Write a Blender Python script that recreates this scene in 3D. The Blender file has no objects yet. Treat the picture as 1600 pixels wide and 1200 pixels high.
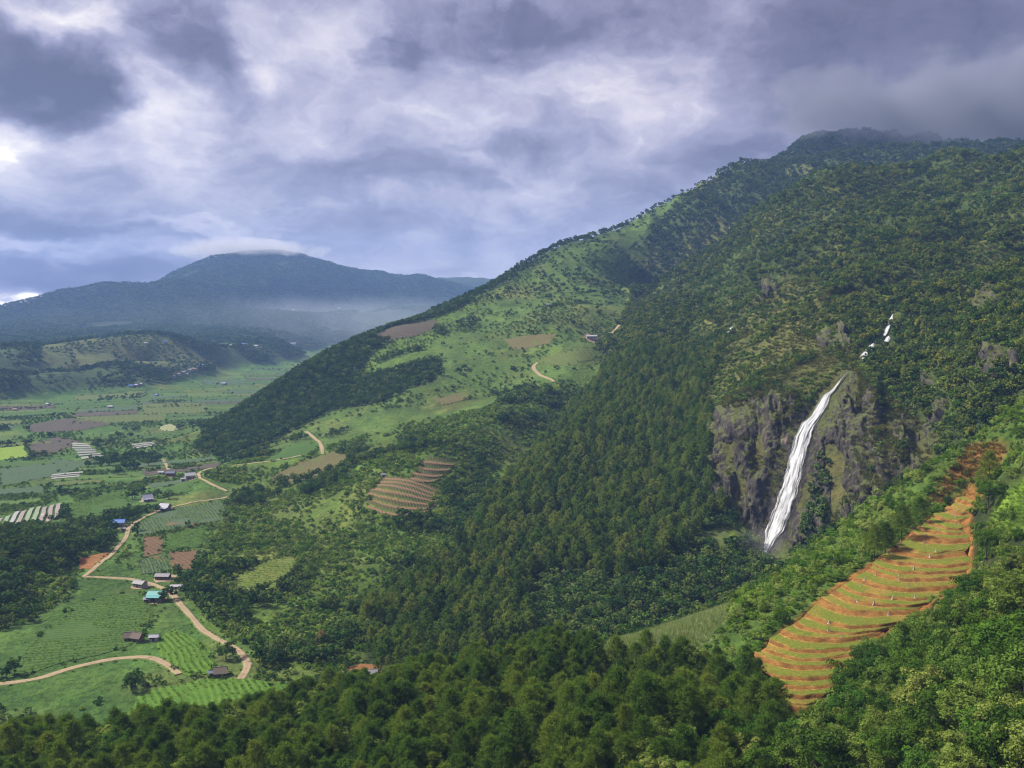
import bpy, bmesh, math, random, time
import numpy as np
from mathutils import Vector, Matrix
T0 = time.time()
random.seed(7)
RNG = np.random.default_rng(7)
S = bpy.context.scene
COL = S.collection

# ------------------------------------------------------------------ camera, sky, sun, exposure
FPX = 1386.0                      # focal length in pixels of the 1600x1200 frame
PITCH = math.atan(120 / FPX)      # looking slightly down, horizon in the upper half
cam_d = bpy.data.cameras.new('camera')
cam_d.lens = 36.0 * FPX / 1600.0
cam_d.sensor_width = 36.0
cam_d.clip_start = 1.0
cam_d.clip_end = 60000.0
cam = bpy.data.objects.new('camera', cam_d)
COL.objects.link(cam)
cam.location = (0, 0, 0)
cam.rotation_euler = (math.pi / 2 - PITCH, 0, 0)
S.camera = cam

SUN_AZ = math.radians(-78)        # from the view direction (+Y), to the left
SUN_EL = math.radians(46)

S.view_settings.view_transform = 'Standard'
S.view_settings.look = 'None'
S.view_settings.gamma = 1.0
S.view_settings.use_curve_mapping = False
EXPO = 0.95
S.view_settings.exposure = EXPO
S.render.engine = 'CYCLES'
S.cycles.use_denoising = True
S.cycles.filter_width = 1.15
S.cycles.max_bounces = 6
S.cycles.diffuse_bounces = 3
S.cycles.glossy_bounces = 2
S.cycles.transmission_bounces = 3
S.cycles.volume_bounces = 1
S.cycles.transparent_max_bounces = 6
S.cycles.caustics_reflective = False
S.cycles.caustics_refractive = False

sun_d = bpy.data.lights.new('sun', 'SUN')
sun_d.energy = 4.8
sun_d.angle = math.radians(8)
sun_d.color = (1.0, 0.93, 0.80)
sun = bpy.data.objects.new('sun', sun_d)
COL.objects.link(sun)
sdir = Vector((math.sin(SUN_AZ) * math.cos(SUN_EL), math.cos(SUN_AZ) * math.cos(SUN_EL), math.sin(SUN_EL)))
sun.rotation_euler = sdir.to_track_quat('Z', 'Y').to_euler()


class NT:
    """small node helper"""
    def __init__(self, tree):
        self.t = tree
        tree.nodes.clear()

    def n(self, typ, **kw):
        nd = self.t.nodes.new(typ)
        for k, v in kw.items():
            setattr(nd, k, v)
        return nd

    def _set(self, sock, v):
        if v is None:
            return
        if hasattr(v, 'links') or isinstance(v, bpy.types.NodeSocket):
            self.t.links.new(v, sock)
        else:
            if isinstance(v, (tuple, list)) and len(v) == 3 and sock.type == 'RGBA':
                v = (*v, 1)
            sock.default_value = v

    def m(self, op, a, b=None, c=None, clamp=False):
        nd = self.n('ShaderNodeMath', operation=op, use_clamp=clamp)
        for i, v in enumerate((a, b, c)):
            self._set(nd.inputs[i], v)
        return nd.outputs[0]

    def vm(self, op, a, b=None, s=None):
        nd = self.n('ShaderNodeVectorMath', operation=op)
        self._set(nd.inputs[0], a)
        if b is not None:
            self._set(nd.inputs[1], b)
        if s is not None:
            self._set(nd.inputs['Scale'], s)
        return nd.outputs['Value' if op in ('LENGTH', 'DOT_PRODUCT', 'DISTANCE') else 'Vector']

    def mix(self, f, a, b, blend='MIX'):
        nd = self.n('ShaderNodeMix', data_type='RGBA', blend_type=blend)
        self._set(nd.inputs[0], f)
        self._set(nd.inputs[6], a)
        self._set(nd.inputs[7], b)
        return nd.outputs[2]

    def noise(self, vec, scale, detail=4, rough=.55, lac=2.0, dist=0.0, out='Fac', dim='3D'):
        nd = self.n('ShaderNodeTexNoise', noise_dimensions=dim)
        if vec is not None:
            self._set(nd.inputs['Vector'], vec)
        nd.inputs['Scale'].default_value = scale
        nd.inputs['Detail'].default_value = detail
        nd.inputs['Roughness'].default_value = rough
        nd.inputs['Lacunarity'].default_value = lac
        nd.inputs['Distortion'].default_value = dist
        return nd.outputs[out]

    def ss(self, x, a, b, lo=0.0, hi=1.0):
        nd = self.n('ShaderNodeMapRange', interpolation_type='SMOOTHSTEP')
        self._set(nd.inputs[0], x)
        nd.inputs[1].default_value = a
        nd.inputs[2].default_value = b
        nd.inputs[3].default_value = lo
        nd.inputs[4].default_value = hi
        return nd.outputs[0]

    def comb(self, x, y, z):
        nd = self.n('ShaderNodeCombineXYZ')
        for i, v in enumerate((x, y, z)):
            self._set(nd.inputs[i], v)
        return nd.outputs[0]

    def sep(self, v):
        nd = self.n('ShaderNodeSeparateXYZ')
        self._set(nd.inputs[0], v)
        return nd.outputs

    def ramp(self, f, stops):
        nd = self.n('ShaderNodeValToRGB')
        cr = nd.color_ramp
        while len(cr.elements) < len(stops):
            cr.elements.new(0.5)
        for e, (p, c) in zip(cr.elements, stops):
            e.position = p
            e.color = (*c, 1)
        self._set(nd.inputs[0], f)
        return nd.outputs[0]


def s2l(r, g, b):
    f = lambda c: (c / 255 / 12.92) if c / 255 <= .04045 else ((c / 255 + .055) / 1.055) ** 2.4
    return (f(r), f(g), f(b))


def make_world():
    w = bpy.data.worlds.new('World')
    S.world = w
    w.use_nodes = True
    N = NT(w.node_tree)
    sky = N.n('ShaderNodeTexSky', sky_type='NISHITA')
    sky.sun_disc = False
    sky.sun_elevation = SUN_EL
    sky.sun_rotation = SUN_AZ
    d = N.n('ShaderNodeTexCoord').outputs['Generated']
    x, y, z = N.sep(d)
    az = N.m('ARCTAN2', x, y)
    hl = N.m('SQRT', N.m('ADD', N.m('MULTIPLY', x, x), N.m('MULTIPLY', y, y)))
    el = N.m('ARCTAN2', z, hl)
    # cloud coordinates: azimuth and elevation, features flattened towards the horizon
    qa = N.comb(az, el, 0.0)
    qs = N.comb(N.m('MULTIPLY', az, 1.25), N.m('MULTIPLY', N.m('SUBTRACT', N.m('POWER', N.m('ADD', N.m('MAXIMUM', el, -.03), .05), .62), .156), 1.9), 3.7)
    w1 = N.vm('SUBTRACT', N.noise(qs, 4.0, 4, .55, out='Color'), (.5, .5, .5))
    w2 = N.vm('SUBTRACT', N.noise(qs, 15.0, 6, .6, out='Color'), (.5, .5, .5))
    p = N.vm('ADD', qa, N.vm('MULTIPLY', w1, (0.16, 0.085, 0)))
    p = N.vm('ADD', p, N.vm('MULTIPLY', w2, (0.07, 0.040, 0)))
    qw = N.vm('ADD', qs, N.vm('SCALE', w1, s=.22))
    broad = N.noise(qw, 3.0, 3, .5)
    fine = N.noise(N.vm('ADD', qw, N.vm('SCALE', w2, s=.05)), 8.0, 10, .58)
    ridge = N.m('SUBTRACT', 1.0, N.m('MULTIPLY', N.m('ABSOLUTE', N.m('SUBTRACT', N.noise(qw, 6.0, 8, .55), .5)), 2.0))

    bil_ = N.m('SUBTRACT', N.noise(N.vm('ADD', qw, N.vm('SCALE', w2, s=.10)), 9.0, 8, .55), .5)      # billows that break the edges of the masses

    def AE(u, v):
        a = math.atan2(u - 800, FPX)
        b = math.atan2((600 - v), FPX / math.cos(a)) - PITCH
        return a, b
    # base brightness 0 dark .. 1 bright
    val = N.m('ADD', 0.56, N.m('MULTIPLY', N.m('SUBTRACT', broad, .5), .40))
    val = N.m('ADD', val, N.m('MULTIPLY', N.m('SUBTRACT', fine, .5), .85))
    val = N.m('ADD', val, N.m('MULTIPLY', N.m('SUBTRACT', ridge, .86), .35))
    # cloud masses:  (u, v, half-width, half-height, amount)
    for (u, v, su, sv, k) in CLOUDS:
        a, b = AE(u, v)
        dv = N.vm('SUBTRACT', p, (a, b, 0))
        dv = N.vm('MULTIPLY', dv, (FPX / su, FPX / sv, 0))
        g = N.m('EXPONENT', N.m('MULTIPLY', N.vm('DOT_PRODUCT', dv, dv), -1.0))
        if su < 200:
            g = N.m('MULTIPLY_ADD', N.ss(N.m('MULTIPLY_ADD', bil_, 1.3, g), .08, .95), .6, N.m('MULTIPLY', g, .4))
        val = N.m('MULTIPLY_ADD', g, k * (.82 if k < 0 else .9), val)
    col = N.ramp(val, [(0.0, s2l(86, 84, 110)), (0.25, s2l(113, 112, 143)), (0.5, s2l(158, 160, 192)),
                       (0.72, s2l(203, 203, 226)), (0.9, s2l(236, 235, 246)), (1.0, s2l(255, 255, 255))])
    # warmer mauve-grey to the right, bluer to the left
    tint = N.mix(N.ss(az, -0.1, 0.45), (1.065, 1.0, 0.925), (1.10, 0.985, 0.885))
    col = N.mix(1.0, col, tint, 'MULTIPLY')
    col = N.mix(1.0, col, N.comb(*[N.m('ADD', 1.0, N.m('MULTIPLY', N.ss(val, .88, 1.35), .9))] * 3), 'MULTIPLY')
    col = N.vm('SCALE', col, s=10.6 * 2 ** -EXPO)
    allc = N.mix(0.94, sky.outputs[0], col)
    bg = N.n('ShaderNodeBackground')
    N._set(bg.inputs['Color'], allc)
    bg.inputs['Strength'].default_value = 0.10
    out = N.n('ShaderNodeOutputWorld')
    N.t.links.new(bg.outputs[0], out.inputs['Surface'])
    w.cycles.sampling_method = 'MANUAL'
    w.cycles.sample_map_resolution = 512


CLOUDS = [
    (20, 95, 130, 62, -.60), (110, 140, 70, 45, -.40), (150, 32, 75, 26, .55), (300, 70, 95, 60, -.48), (10, 205, 60, 40, .38),
    (235, 130, 60, 60, .22), (410, 112, 45, 30, .34), (200, 215, 150, 50, .16), (500, 190, 220, 60, .12), (30, 280, 120, 60, .12),
    (620, 75, 40, 35, -.30), (800, 45, 190, 48, -.42), (540, 70, 110, 50, .04), (1010, 130, 110, 80, .20), (920, 90, 60, 40, .08),
    (1280, 60, 230, 70, -.36), (1500, 90, 260, 85, -.36), (1330, 150, 160, 40, -.18), (1330, 190, 220, 22, .10), (1100, 100, 60, 60, .10),
    (610, 272, 150, 34, -.42), (800, 235, 60, 30, -.26), (740, 256, 70, 18, .26), (130, 348, 220, 18, -.45), (560, 345, 330, 26, -.10),
    (330, 352, 130, 9, .30), (380, 388, 80, 13, .36), (40, 372, 110, 9, .26), (80, 412, 150, 20, -.45), (110, 458, 120, 17, 1.2),
    (10, 476, 100, 22, 1.1), (865, 300, 55, 40, .18), (1010, 300, 120, 60, -.16), (760, 390, 170, 34, .06), (1560, 225, 160, 26, -.22),
    (1200, 230, 200, 50, -.16), (1500, 215, 260, 50, -.18), (1000, 380, 200, 60, -.05), (280, 415, 160, 16, -.20), (1450, -120, 500, 120, -.3), (200, -150, 500, 120, .05),
]
make_world()

# ------------------------------------------------------------------ terrain
CP, SP = math.cos(PITCH), math.sin(PITCH)


def ray(u, v):
    a, b = (np.asarray(u, float) - 800) / FPX, (600 - np.asarray(v, float)) / FPX
    return a, CP + b * SP, b * CP - SP          # x, y, z


def at_r(u, v, r):
    x, y, z = ray(u, v)
    k = r / np.hypot(x, y)
    return np.array([x * k, y * k, z * k])


def at_z(u, v, zz):
    x, y, z = ray(u, v)
    k = zz / z
    return np.array([x * k, y * k, z * k])


def to_uv(x, y, z):
    fy = y * CP - z * SP
    up = y * SP + z * CP
    fy = np.maximum(fy, 1e-3)
    return 800 + FPX * x / fy, 600 - FPX * up / fy


_ctl = []


def line(nodes, h=0.0, step=.05, w=None):
    """nodes (u, v, r): seen surface h above the ground"""
    P = [at_r(u, v, r) for (u, v, r) in nodes]
    for i, p in enumerate(P):
        _ctl.append((p[0], p[1], p[2] - h))
    for p, q in zip(P[:-1], P[1:]):
        rp, rq = math.hypot(p[0], p[1]), math.hypot(q[0], q[1])
        dd = math.hypot(math.atan2(p[0], p[1]) - math.atan2(q[0], q[1]), math.log(rp / rq))
        k = int(dd / step)
        for j in range(1, k + 1):
            t = j / (k + 1)
            m = p * (1 - t) + q * t
            _ctl.append((m[0], m[1], m[2] - h))


def zline(nodes, step=.06):
    """nodes (u, r, z): ground hidden in the photo, given by bearing, distance and height"""
    Q = []
    for (u, r, z) in nodes:
        a, b, _ = ray(u, 480)
        k = r / math.hypot(a, b)
        Q.append(np.array([a * k, b * k, z]))
    for p in Q:
        _ctl.append(tuple(p))
    for p, q in zip(Q[:-1], Q[1:]):
        rp, rq = math.hypot(p[0], p[1]), math.hypot(q[0], q[1])
        dd = math.hypot(math.atan2(p[0], p[1]) - math.atan2(q[0], q[1]), math.log(rp / rq))
        for j in range(1, int(dd / step) + 1):
            t = j / (int(dd / step) + 1)
            _ctl.append(tuple(p * (1 - t) + q * t))


def flat(pts, z):
    for (u, v) in pts:
        p = at_z(u, v, z)
        _ctl.append(tuple(p))


FLOOR = -150.0
# --- the near ridge
zline([(-700, 60, -118), (0, 60, -92), (800, 60, -80), (1600, 60, -62), (2300, 60, -48)])
zline([(-700, 120, -132), (0, 120, -112), (800, 100, -92), (1600, 85, -70), (2300, 80, -50)])
line([(-200, 1200, 232), (0, 1200, 214), (400, 1200, 190), (800, 1200, 168), (1200, 1200, 150), (1600, 1200, 126), (1900, 1200, 110)], 10, .09)
line([(-300, 1165, 275), (0, 1130, 258), (200, 1112, 253), (450, 1066, 248), (600, 1040, 244), (740, 1020, 241), (850, 1004, 239)], 13)
line([(930, 1000, 236), (1000, 998, 233), (1100, 992, 228), (1165, 1008, 222)], 20)
line([(500, 1130, 215), (800, 1090, 203), (1050, 1080, 190)], 10, .1)
# terraced field: left and right ends of the steps, bottom (0) to top (1)
TL = np.array([(0, 1225, 1118), (.08, 1212, 1085), (.16, 1195, 1050), (.22, 1180, 1018), (.28, 1207, 997), (.36, 1247, 966), (.46, 1300, 922), (.56, 1345, 894), (.66, 1385, 866), (.76, 1425, 830), (.86, 1460, 802), (.94, 1487, 783), (1, 1510, 772)])
TR = np.array([(0, 1275, 1112), (.08, 1300, 1090), (.16, 1318, 1057), (.22, 1335, 1030), (.28, 1360, 1002), (.36, 1405, 974), (.46, 1462, 940), (.54, 1512, 912), (.62, 1514, 887), (.70, 1515, 860), (.8, 1514, 827), (.88, 1527, 805), (.95, 1541, 787), (1, 1543, 777)])
TZ0, TZ1 = -96.5, -71.0


def terrace_line(t, n=26, wob=0.0):
    """one level line of the terraced field as world points, all at one height"""
    a = np.array([np.interp(t, TL[:, 0], TL[:, i]) for i in (1, 2)])
    b = np.array([np.interp(t, TR[:, 0], TR[:, i]) for i in (1, 2)])
    sag = np.interp(t, [0, .15, .3, .55, .8, 1], [8, 22, 26, 18, 11, 5])
    a = a + np.array([5.0 * math.sin(t * 57) + 3 * math.sin(t * 131 + 1), 2.0 * math.sin(t * 83)]) * wob
    b = b + np.array([6.0 * math.sin(t * 49 + 2) + 3 * math.sin(t * 117), 1.5 * math.sin(t * 71)]) * wob
    c = np.array([a[0] + .33 * (b[0] - a[0]), max(a[1], b[1]) * .72 + min(a[1], b[1]) * .28 + sag])
    z = TZ0 + (TZ1 - TZ0) * t
    out = []
    for q in np.linspace(0, 1, n):
        p = (1 - q) ** 2 * a + 2 * q * (1 - q) * c + q * q * b
        w_ = wob * (math.sin(q * 9 + t * 40) + .6 * math.sin(q * 23 + t * 71)) * min(1, 6 * q * (1 - q) + .15)
        out.append(at_z(p[0], p[1] + w_, z))
    return np.array(out)


for _t in np.linspace(0, 1, 9):
    for _p in terrace_line(_t, 7):
        _ctl.append((_p[0], _p[1], _p[2] - .6))
line([(960, 992, 258), (1050, 958, 285), (1150, 926, 308), (1250, 866, 333), (1330, 812, 350), (1430, 756, 370), (1490, 706, 385), (1560, 648, 402), (1600, 618, 410), (1750, 545, 430), (1950, 440, 450)], 4, .05)
line([(1560, 740, 345), (1600, 700, 350), (1700, 640, 360)], 0, .08)
line([(1590, 800, 288), (1700, 760, 290), (1900, 700, 290)], 2, .08)
line([(1600, 900, 228), (1750, 880, 225)], 8, .08)
line([(1500, 1000, 198), (1600, 1040, 168), (1750, 1020, 160)], 9, .08)
line([(1400, 1090, 182), (1600, 1110, 148)], 9, .08)
# --- hidden gully behind the near ridge, towards the foot of the falls
zline([(-300, 330, -152), (0, 318, -150), (250, 318, -150), (450, 310, -147), (600, 330, -149), (750, 335, -149), (900, 345, -149), (1050, 385, -147), (1150, 430, -146), (1220, 470, -144), (1330, 455, -134), (1430, 450, -118), (1520, 465, -90), (1600, 478, -62), (1750, 500, -30)])
# --- foot of the pine shoulder and the clearing left of the falls
line([(560, 1012, 378), (700, 1010, 372), (830, 1000, 378), (930, 985, 385), (1010, 960, 400)], 8, .05)
line([(1040, 930, 425), (1110, 910, 440), (1170, 880, 480)], 3, .05)
line([(1090, 845, 505), (1150, 832, 515)], 0, .05)
# --- pine shoulder: crest (left edge) and face
line([(640, 925, 440), (720, 858, 492), (790, 765, 580), (870, 675, 690), (930, 605, 790), (975, 540, 900), (1003, 462, 1060)], 10, .05)
line([(760, 930, 430), (850, 800, 535), (950, 700, 630), (1040, 600, 740), (1060, 520, 880)], 9, .06)
line([(900, 900, 440), (1000, 800, 520), (1080, 700, 590), (1110, 620, 660)], 9, .06)
# gully behind its crest
zline([(600, 470, -143), (700, 560, -139), (770, 650, -133), (840, 760, -117), (900, 860, -95), (945, 960, -66), (980, 1120, -12)])
# --- cliff
line([(1100, 770, 548), (1120, 768, 540), (1170, 815, 528), (1197, 860, 516), (1250, 850, 512), (1310, 806, 510), (1400, 762, 505), (1450, 735, 502)], 0, .04)
line([(1115, 700, 562), (1160, 725, 545), (1225, 740, 535), (1300, 725, 532), (1390, 700, 522)], 0, .04)
line([(1120, 655, 586), (1165, 615, 588), (1210, 598, 586), (1262, 640, 560), (1290, 612, 570), (1322, 586, 582), (1350, 600, 575), (1400, 640, 556), (1450, 690, 530)], 0, .05)
line([(1090, 560, 790), (1200, 500, 740), (1280, 545, 640), (1350, 552, 618), (1385, 500, 672), (1440, 560, 600), (1500, 640, 520)], 3, .06)
# --- mountain above
line([(1060, 470, 1050), (1200, 430, 900), (1300, 440, 800), (1420, 430, 750), (1500, 400, 790)], 5, .08)
line([(1500, 560, 560), (1560, 575, 535), (1620, 560, 530)], 0, .06)
line([(1500, 520, 590), (1560, 470, 640), (1640, 450, 640)], 0, .06)
line([(1510, 440, 680), (1570, 410, 710), (1640, 390, 720)], 2, .06)
line([(1300, 350, 960), (1400, 345, 940), (1500, 350, 900), (1600, 340, 860)], 5, .08)
line([(1030, 470, 1180), (1062, 440, 1190), (1105, 398, 1190), (1180, 350, 1180), (1250, 302, 1180), (1330, 277, 1170), (1390, 265, 1160), (1450, 276, 1140), (1492, 298, 1090), (1545, 268, 1080), (1600, 268, 1060), (1720, 240, 1040), (1950, 200, 1000)], 6, .05)
zline([(1020, 1330, 22), (1100, 1380, 55), (1200, 1450, 110), (1300, 1500, 150), (1400, 1500, 165), (1550, 1450, 160), (1900, 1400, 200)])
line([(990, 462, 1420), (1010, 425, 1500), (1040, 370, 1560), (1070, 322, 1600), (1120, 281, 1650), (1170, 247, 1700), (1210, 235, 1740), (1238, 243, 1770)], 5, .05)
zline([(1240, 1900, 285), (1330, 1900, 300), (1450, 1900, 290), (1600, 1900, 275), (1900, 1900, 250)])
line([(1238, 240, 2120), (1270, 223, 2180), (1300, 215, 2220), (1350, 217, 2260), (1400, 224, 2280), (1500, 244, 2280), (1600, 262, 2280), (1750, 270, 2280), (1950, 260, 2280)], 5, .05)
zline([(1240, 2700, 260), (1400, 2800, 270), (1600, 2800, 250), (1900, 2800, 230)])
zline([(1100, 2400, 180), (1150, 2700, 140)])
# --- middle slope
line([(350, 735, 775), (440, 715, 800), (500, 690, 845), (560, 640, 925)], 0, .06)
line([(450, 765, 700), (560, 720, 745), (620, 690, 800), (700, 650, 845), (780, 600, 940), (850, 580, 935)], 0, .06)
line([(480, 810, 605), (600, 770, 600), (670, 730, 650), (760, 690, 720), (860, 625, 850), (925, 530, 985)], 0, .06)
line([(400, 870, 535), (520, 860, 545), (640, 820, 555), (700, 790, 590)], 0, .06)
line([(400, 905, 490), (500, 930, 465), (560, 960, 440)], 2, .06)
line([(600, 565, 1050), (700, 525, 1110), (800, 485, 1180), (900, 445, 1290), (980, 405, 1440)], 0, .07)
line([(700, 600, 940), (800, 545, 1020), (880, 500, 1070), (950, 480, 1120)], 0, .07)
line([(420, 662, 950), (500, 612, 1005), (580, 570, 1060)], 8, .06)
line([(318, 692, 945), (345, 668, 985), (400, 628, 1030), (480, 572, 1075), (560, 526, 1125), (620, 501, 1165), (660, 491, 1195), (750, 455, 1270), (830, 415, 1370), (870, 385, 1440), (950, 360, 1560), (1000, 341, 1680), (1070, 318, 1820), (1150, 292, 2000)], 6, .05)
zline([(330, 1120, -149), (400, 1230, -148), (480, 1330, -147), (560, 1460, -140), (660, 1700, -120), (780, 1900, -90), (880, 2200, -50), (1000, 2500, 10)])
zline([(560, 2300, -150), (660, 2700, -148), (780, 3000, -140), (900, 3400, -100)])
# --- valley floor
flat([(-300, 1090), (0, 1070), (150, 1060), (300, 1072), (450, 1040), (-300, 1000), (0, 1000), (120, 990), (200, 1010), (300, 1000), (360, 1020), (240, 940), (330, 940), (120, 900), (230, 905), (320, 880), (200, 830), (300, 830), (250, 790), (150, 780), (60, 790), (-300, 850), (-300, 750), (0, 740), (120, 720), (220, 720), (300, 745), (250, 690), (120, 660), (0, 665), (-300, 665), (200, 630), (300, 640), (380, 610), (280, 600), (360, 580), (430, 580), (460, 560), (400, 565), (-300, 630), (0, 630), (110, 620)], FLOOR)
flat([(480, 545), (430, 556), (520, 530), (330, 574), (240, 592), (120, 608), (0, 617), (-300, 622)], FLOOR)
line([(-300, 900, 500), (0, 850, 530), (80, 840, 548), (150, 850, 540)], 9, .08)
# --- plateau hill left, far range
line([(-300, 560, 1850), (0, 556, 1900), (130, 542, 1990), (270, 532, 2100), (340, 533, 2250), (430, 528, 2600)], 6, .05)
line([(-300, 580, 1650), (0, 578, 1690), (150, 570, 1780), (260, 558, 1950), (330, 552, 2200)], 4, .05)
zline([(-300, 2200, -112), (0, 2200, -108), (150, 2250, -98), (280, 2320, -92), (360, 2450, -96), (450, 2700, -105)])
zline([(-300, 2600, -112), (0, 2600, -106), (150, 2700, -98), (300, 2850, -94), (420, 3050, -92)])
zline([(430, 2300, -148), (470, 2500, -149), (520, 2600, -150), (400, 2150, -149), (350, 2050, -146)])
zline([(560, 3200, -148), (620, 3600, -140), (500, 3000, -147)])
line([(400, 520, 2900), (470, 520, 3300), (540, 512, 3800)], 4, .05)
line([(-300, 530, 3300), (0, 527, 3300), (100, 515, 3400), (250, 505, 3500), (350, 497, 3600), (450, 492, 3800), (560, 492, 4200), (640, 480, 4700)], 0, .06)
line([(0, 508, 4000), (150, 480, 4200), (300, 455, 4400), (420, 450, 4500), (540, 462, 4600)], 0, .08)
line([(-400, 520, 4700), (-150, 510, 4700), (0, 490, 4800), (100, 466, 4900), (170, 452, 4950), (230, 438, 5000), (270, 434, 5100), (310, 418, 5200), (360, 408, 5250), (400, 404, 5300), (440, 407, 5300), (490, 415, 5300), (540, 430, 5300), (580, 434, 5350), (620, 442, 5400), (680, 446, 5600), (760, 440, 6000), (900, 440, 6500), (1100, 440, 6500)], 0, .04)
zline([(-400, 5800, -150), (0, 5900, -130), (400, 6500, 60), (800, 7000, 60), (1200, 7000, 0), (1800, 7000, 0), (2200, 5000, 50)])
zline([(-400, 7400, -170), (400, 7400, -60), (1000, 7400, 0), (1800, 7400, -100)])
zline([(-700, 400, -150), (-700, 1000, -150), (-700, 2000, -110), (-700, 4500, -100)])

CT = np.array(_ctl)


def feat(x, y):
    r = np.hypot(x, y)
    return np.stack([np.arctan2(x, y), np.log(r)], -1), r


def rbf_fit(P, val, lam):
    n = len(P)
    D = np.hypot(*(P[:, None, :] - P[None, :, :]).transpose(2, 0, 1))
    K = np.where(D > 0, D * D * np.log(np.maximum(D, 1e-9)), 0) + lam * np.eye(n)
    A = np.zeros((n + 3, n + 3))
    A[:n, :n] = K
    A[:n, n] = 1
    A[:n, n + 1:] = P
    A[n:, :n] = A[:n, n:].T
    return np.linalg.solve(A, np.concatenate([val, [0, 0, 0]]))


def rbf_eval(P, c, Q):
    out = np.empty(len(Q))
    n = len(P)
    P32, Q32, c32 = P.astype(np.float32), Q.astype(np.float32), c[:n].astype(np.float32)
    for i in range(0, len(Q), 20000):
        q = Q32[i:i + 20000]
        d2 = (q[:, 0:1] - P32[None, :, 0]) ** 2 + (q[:, 1:2] - P32[None, :, 1]) ** 2
        d2 = np.maximum(d2, 1e-12)
        out[i:i + 20000] = (0.5 * d2 * np.log(d2)) @ c32
    return out + c[n] + Q @ c[n + 1:]


CF, CR = feat(CT[:, 0], CT[:, 1])
# thin out near duplicates
keep = []
for i in range(len(CF)):
    if all((CF[i, 0] - CF[j, 0]) ** 2 + (CF[i, 1] - CF[j, 1]) ** 2 > .0085 ** 2 for j in keep):
        keep.append(i)
CF, CR, CT = CF[keep], CR[keep], CT[keep]
RC = rbf_fit(CF, CT[:, 2] / CR, 2e-4)


# value noise in numpy -------------------------------------------------
def _h(ix, iy, seed):
    n = (ix * 374761393 + iy * 668265263 + seed * 1442695041) & 0xFFFFFFFF
    n = ((n ^ (n >> 13)) * 1274126177) & 0xFFFFFFFF
    return ((n ^ (n >> 16)) & 0xFFFF) / 65535.0


def vnoise(x, y, seed=0):
    ix, iy = np.floor(x).astype(np.int64), np.floor(y).astype(np.int64)
    fx, fy = x - ix, y - iy
    fx = fx * fx * fx * (fx * (fx * 6 - 15) + 10)
    fy = fy * fy * fy * (fy * (fy * 6 - 15) + 10)
    a, b = _h(ix, iy, seed), _h(ix + 1, iy, seed)
    c, d = _h(ix, iy + 1, seed), _h(ix + 1, iy + 1, seed)
    return (a * (1 - fx) + b * fx) * (1 - fy) + (c * (1 - fx) + d * fx) * fy


def fbm(x, y, scale, octv=4, seed=0, gain=.5):
    """-1..1, scale = size of the largest feature in metres"""
    s, a, t = 0, 1, 0
    x, y = x / scale, y / scale
    for o in range(octv):
        s = s + a * (vnoise(x + 17.3 * o, y - 9.1 * o, seed + o) * 2 - 1)
        t += a
        a *= gain
        x, y = x * 2.03 + .31 * y, y * 2.03 - .31 * x
    return s / t


NTH, NR = 620, 760
TH = np.linspace(-0.92, 0.92, NTH)
LR = np.linspace(math.log(45), math.log(7400), NR)
_th, _lr = np.meshgrid(TH, LR, indexing='ij')
_c = 2                                                # coarse lattice for the fit, refined by interpolation
th_c, lr_c = TH[::_c], LR[::_c]


def _coarse():
    a = np.linspace(TH[0], TH[-1], 300)
    b = np.linspace(LR[0], LR[-1], 380)
    A, B = np.meshgrid(a, b, indexing='ij')
    E = rbf_eval(CF, RC, np.stack([A.ravel(), B.ravel()], -1)).reshape(A.shape)
    return a, b, E


_ca, _cb, _E = _coarse()


def bil(a0, a1, na, b0, b1, nb, G, qa, qb):
    fa = np.clip((qa - a0) / (a1 - a0) * (na - 1), 0, na - 1.0001)
    fb = np.clip((qb - b0) / (b1 - b0) * (nb - 1), 0, nb - 1.0001)
    ia, ib = fa.astype(int), fb.astype(int)
    ta, tb = fa - ia, fb - ib
    return (G[ia, ib] * (1 - ta) + G[ia + 1, ib] * ta) * (1 - tb) + (G[ia, ib + 1] * (1 - ta) + G[ia + 1, ib + 1] * ta) * tb


_e = bil(TH[0], TH[-1], 300, LR[0], LR[-1], 380, _E, _th, _lr)
_r = np.exp(_lr)
GX, GY = _r * np.sin(_th), _r * np.cos(_th)
GZ = _e * _r
GZ = np.where(GZ < -146, -146 + (GZ + 146) * .25, GZ)         # a flat valley floor


def relief(x, y, z, r):
    """small hills and gullies laid over the fitted land"""
    valley = np.clip((z + 146) / 25, 0, 1)              # nothing on the valley floor
    near = np.clip((r - 330) / 200, 0, 1)
    far = np.clip((r - 2600) / 1500, 0, 1)
    n = fbm(x, y, 130, 4, 3) * 5.0 * valley * near
    rid = (1 - np.abs(fbm(x, y, 260, 3, 11))) - .75
    mount = np.clip((z + 20) / 120, 0, 1) * np.clip((r - 800) / 400, 0, 1) * np.clip((x / r - .15) / .05, 0, 1)
    n = n + (rid - .04) * 72 * mount
    ribs = (1 - np.abs(fbm(x + .35 * y, y, 95, 3, 15)) * 1.8) - .62
    n = n + ribs * 27 * np.clip((z + 55) / 60, 0, 1) * np.clip((r - 620) / 120, 0, 1) * np.clip((2600 - r) / 500, 0, 1) * np.clip((x / r - .10) / .08, 0, 1)
    rf = (1 - np.abs(fbm(x, y, 900, 4, 21))) - .75
    n = n + rf * 150 * np.clip((r - 3600) / 800, 0, 1) * np.clip((z + 100) / 120, 0, 1)
    n = n + fbm(x, y, 420, 4, 27) * 55 * np.clip((r - 3800) / 900, 0, 1) * np.clip((z + 80) / 150, 0, 1)
    n = n + fbm(x, y, 14, 3, 5) * .5 * np.clip(r / 300, .4, 1)
    n = n + fbm(x, y, 70, 2, 8) * .9 * (1 - valley)
    return n


GZ = GZ + relief(GX, GY, GZ, _r)


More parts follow.
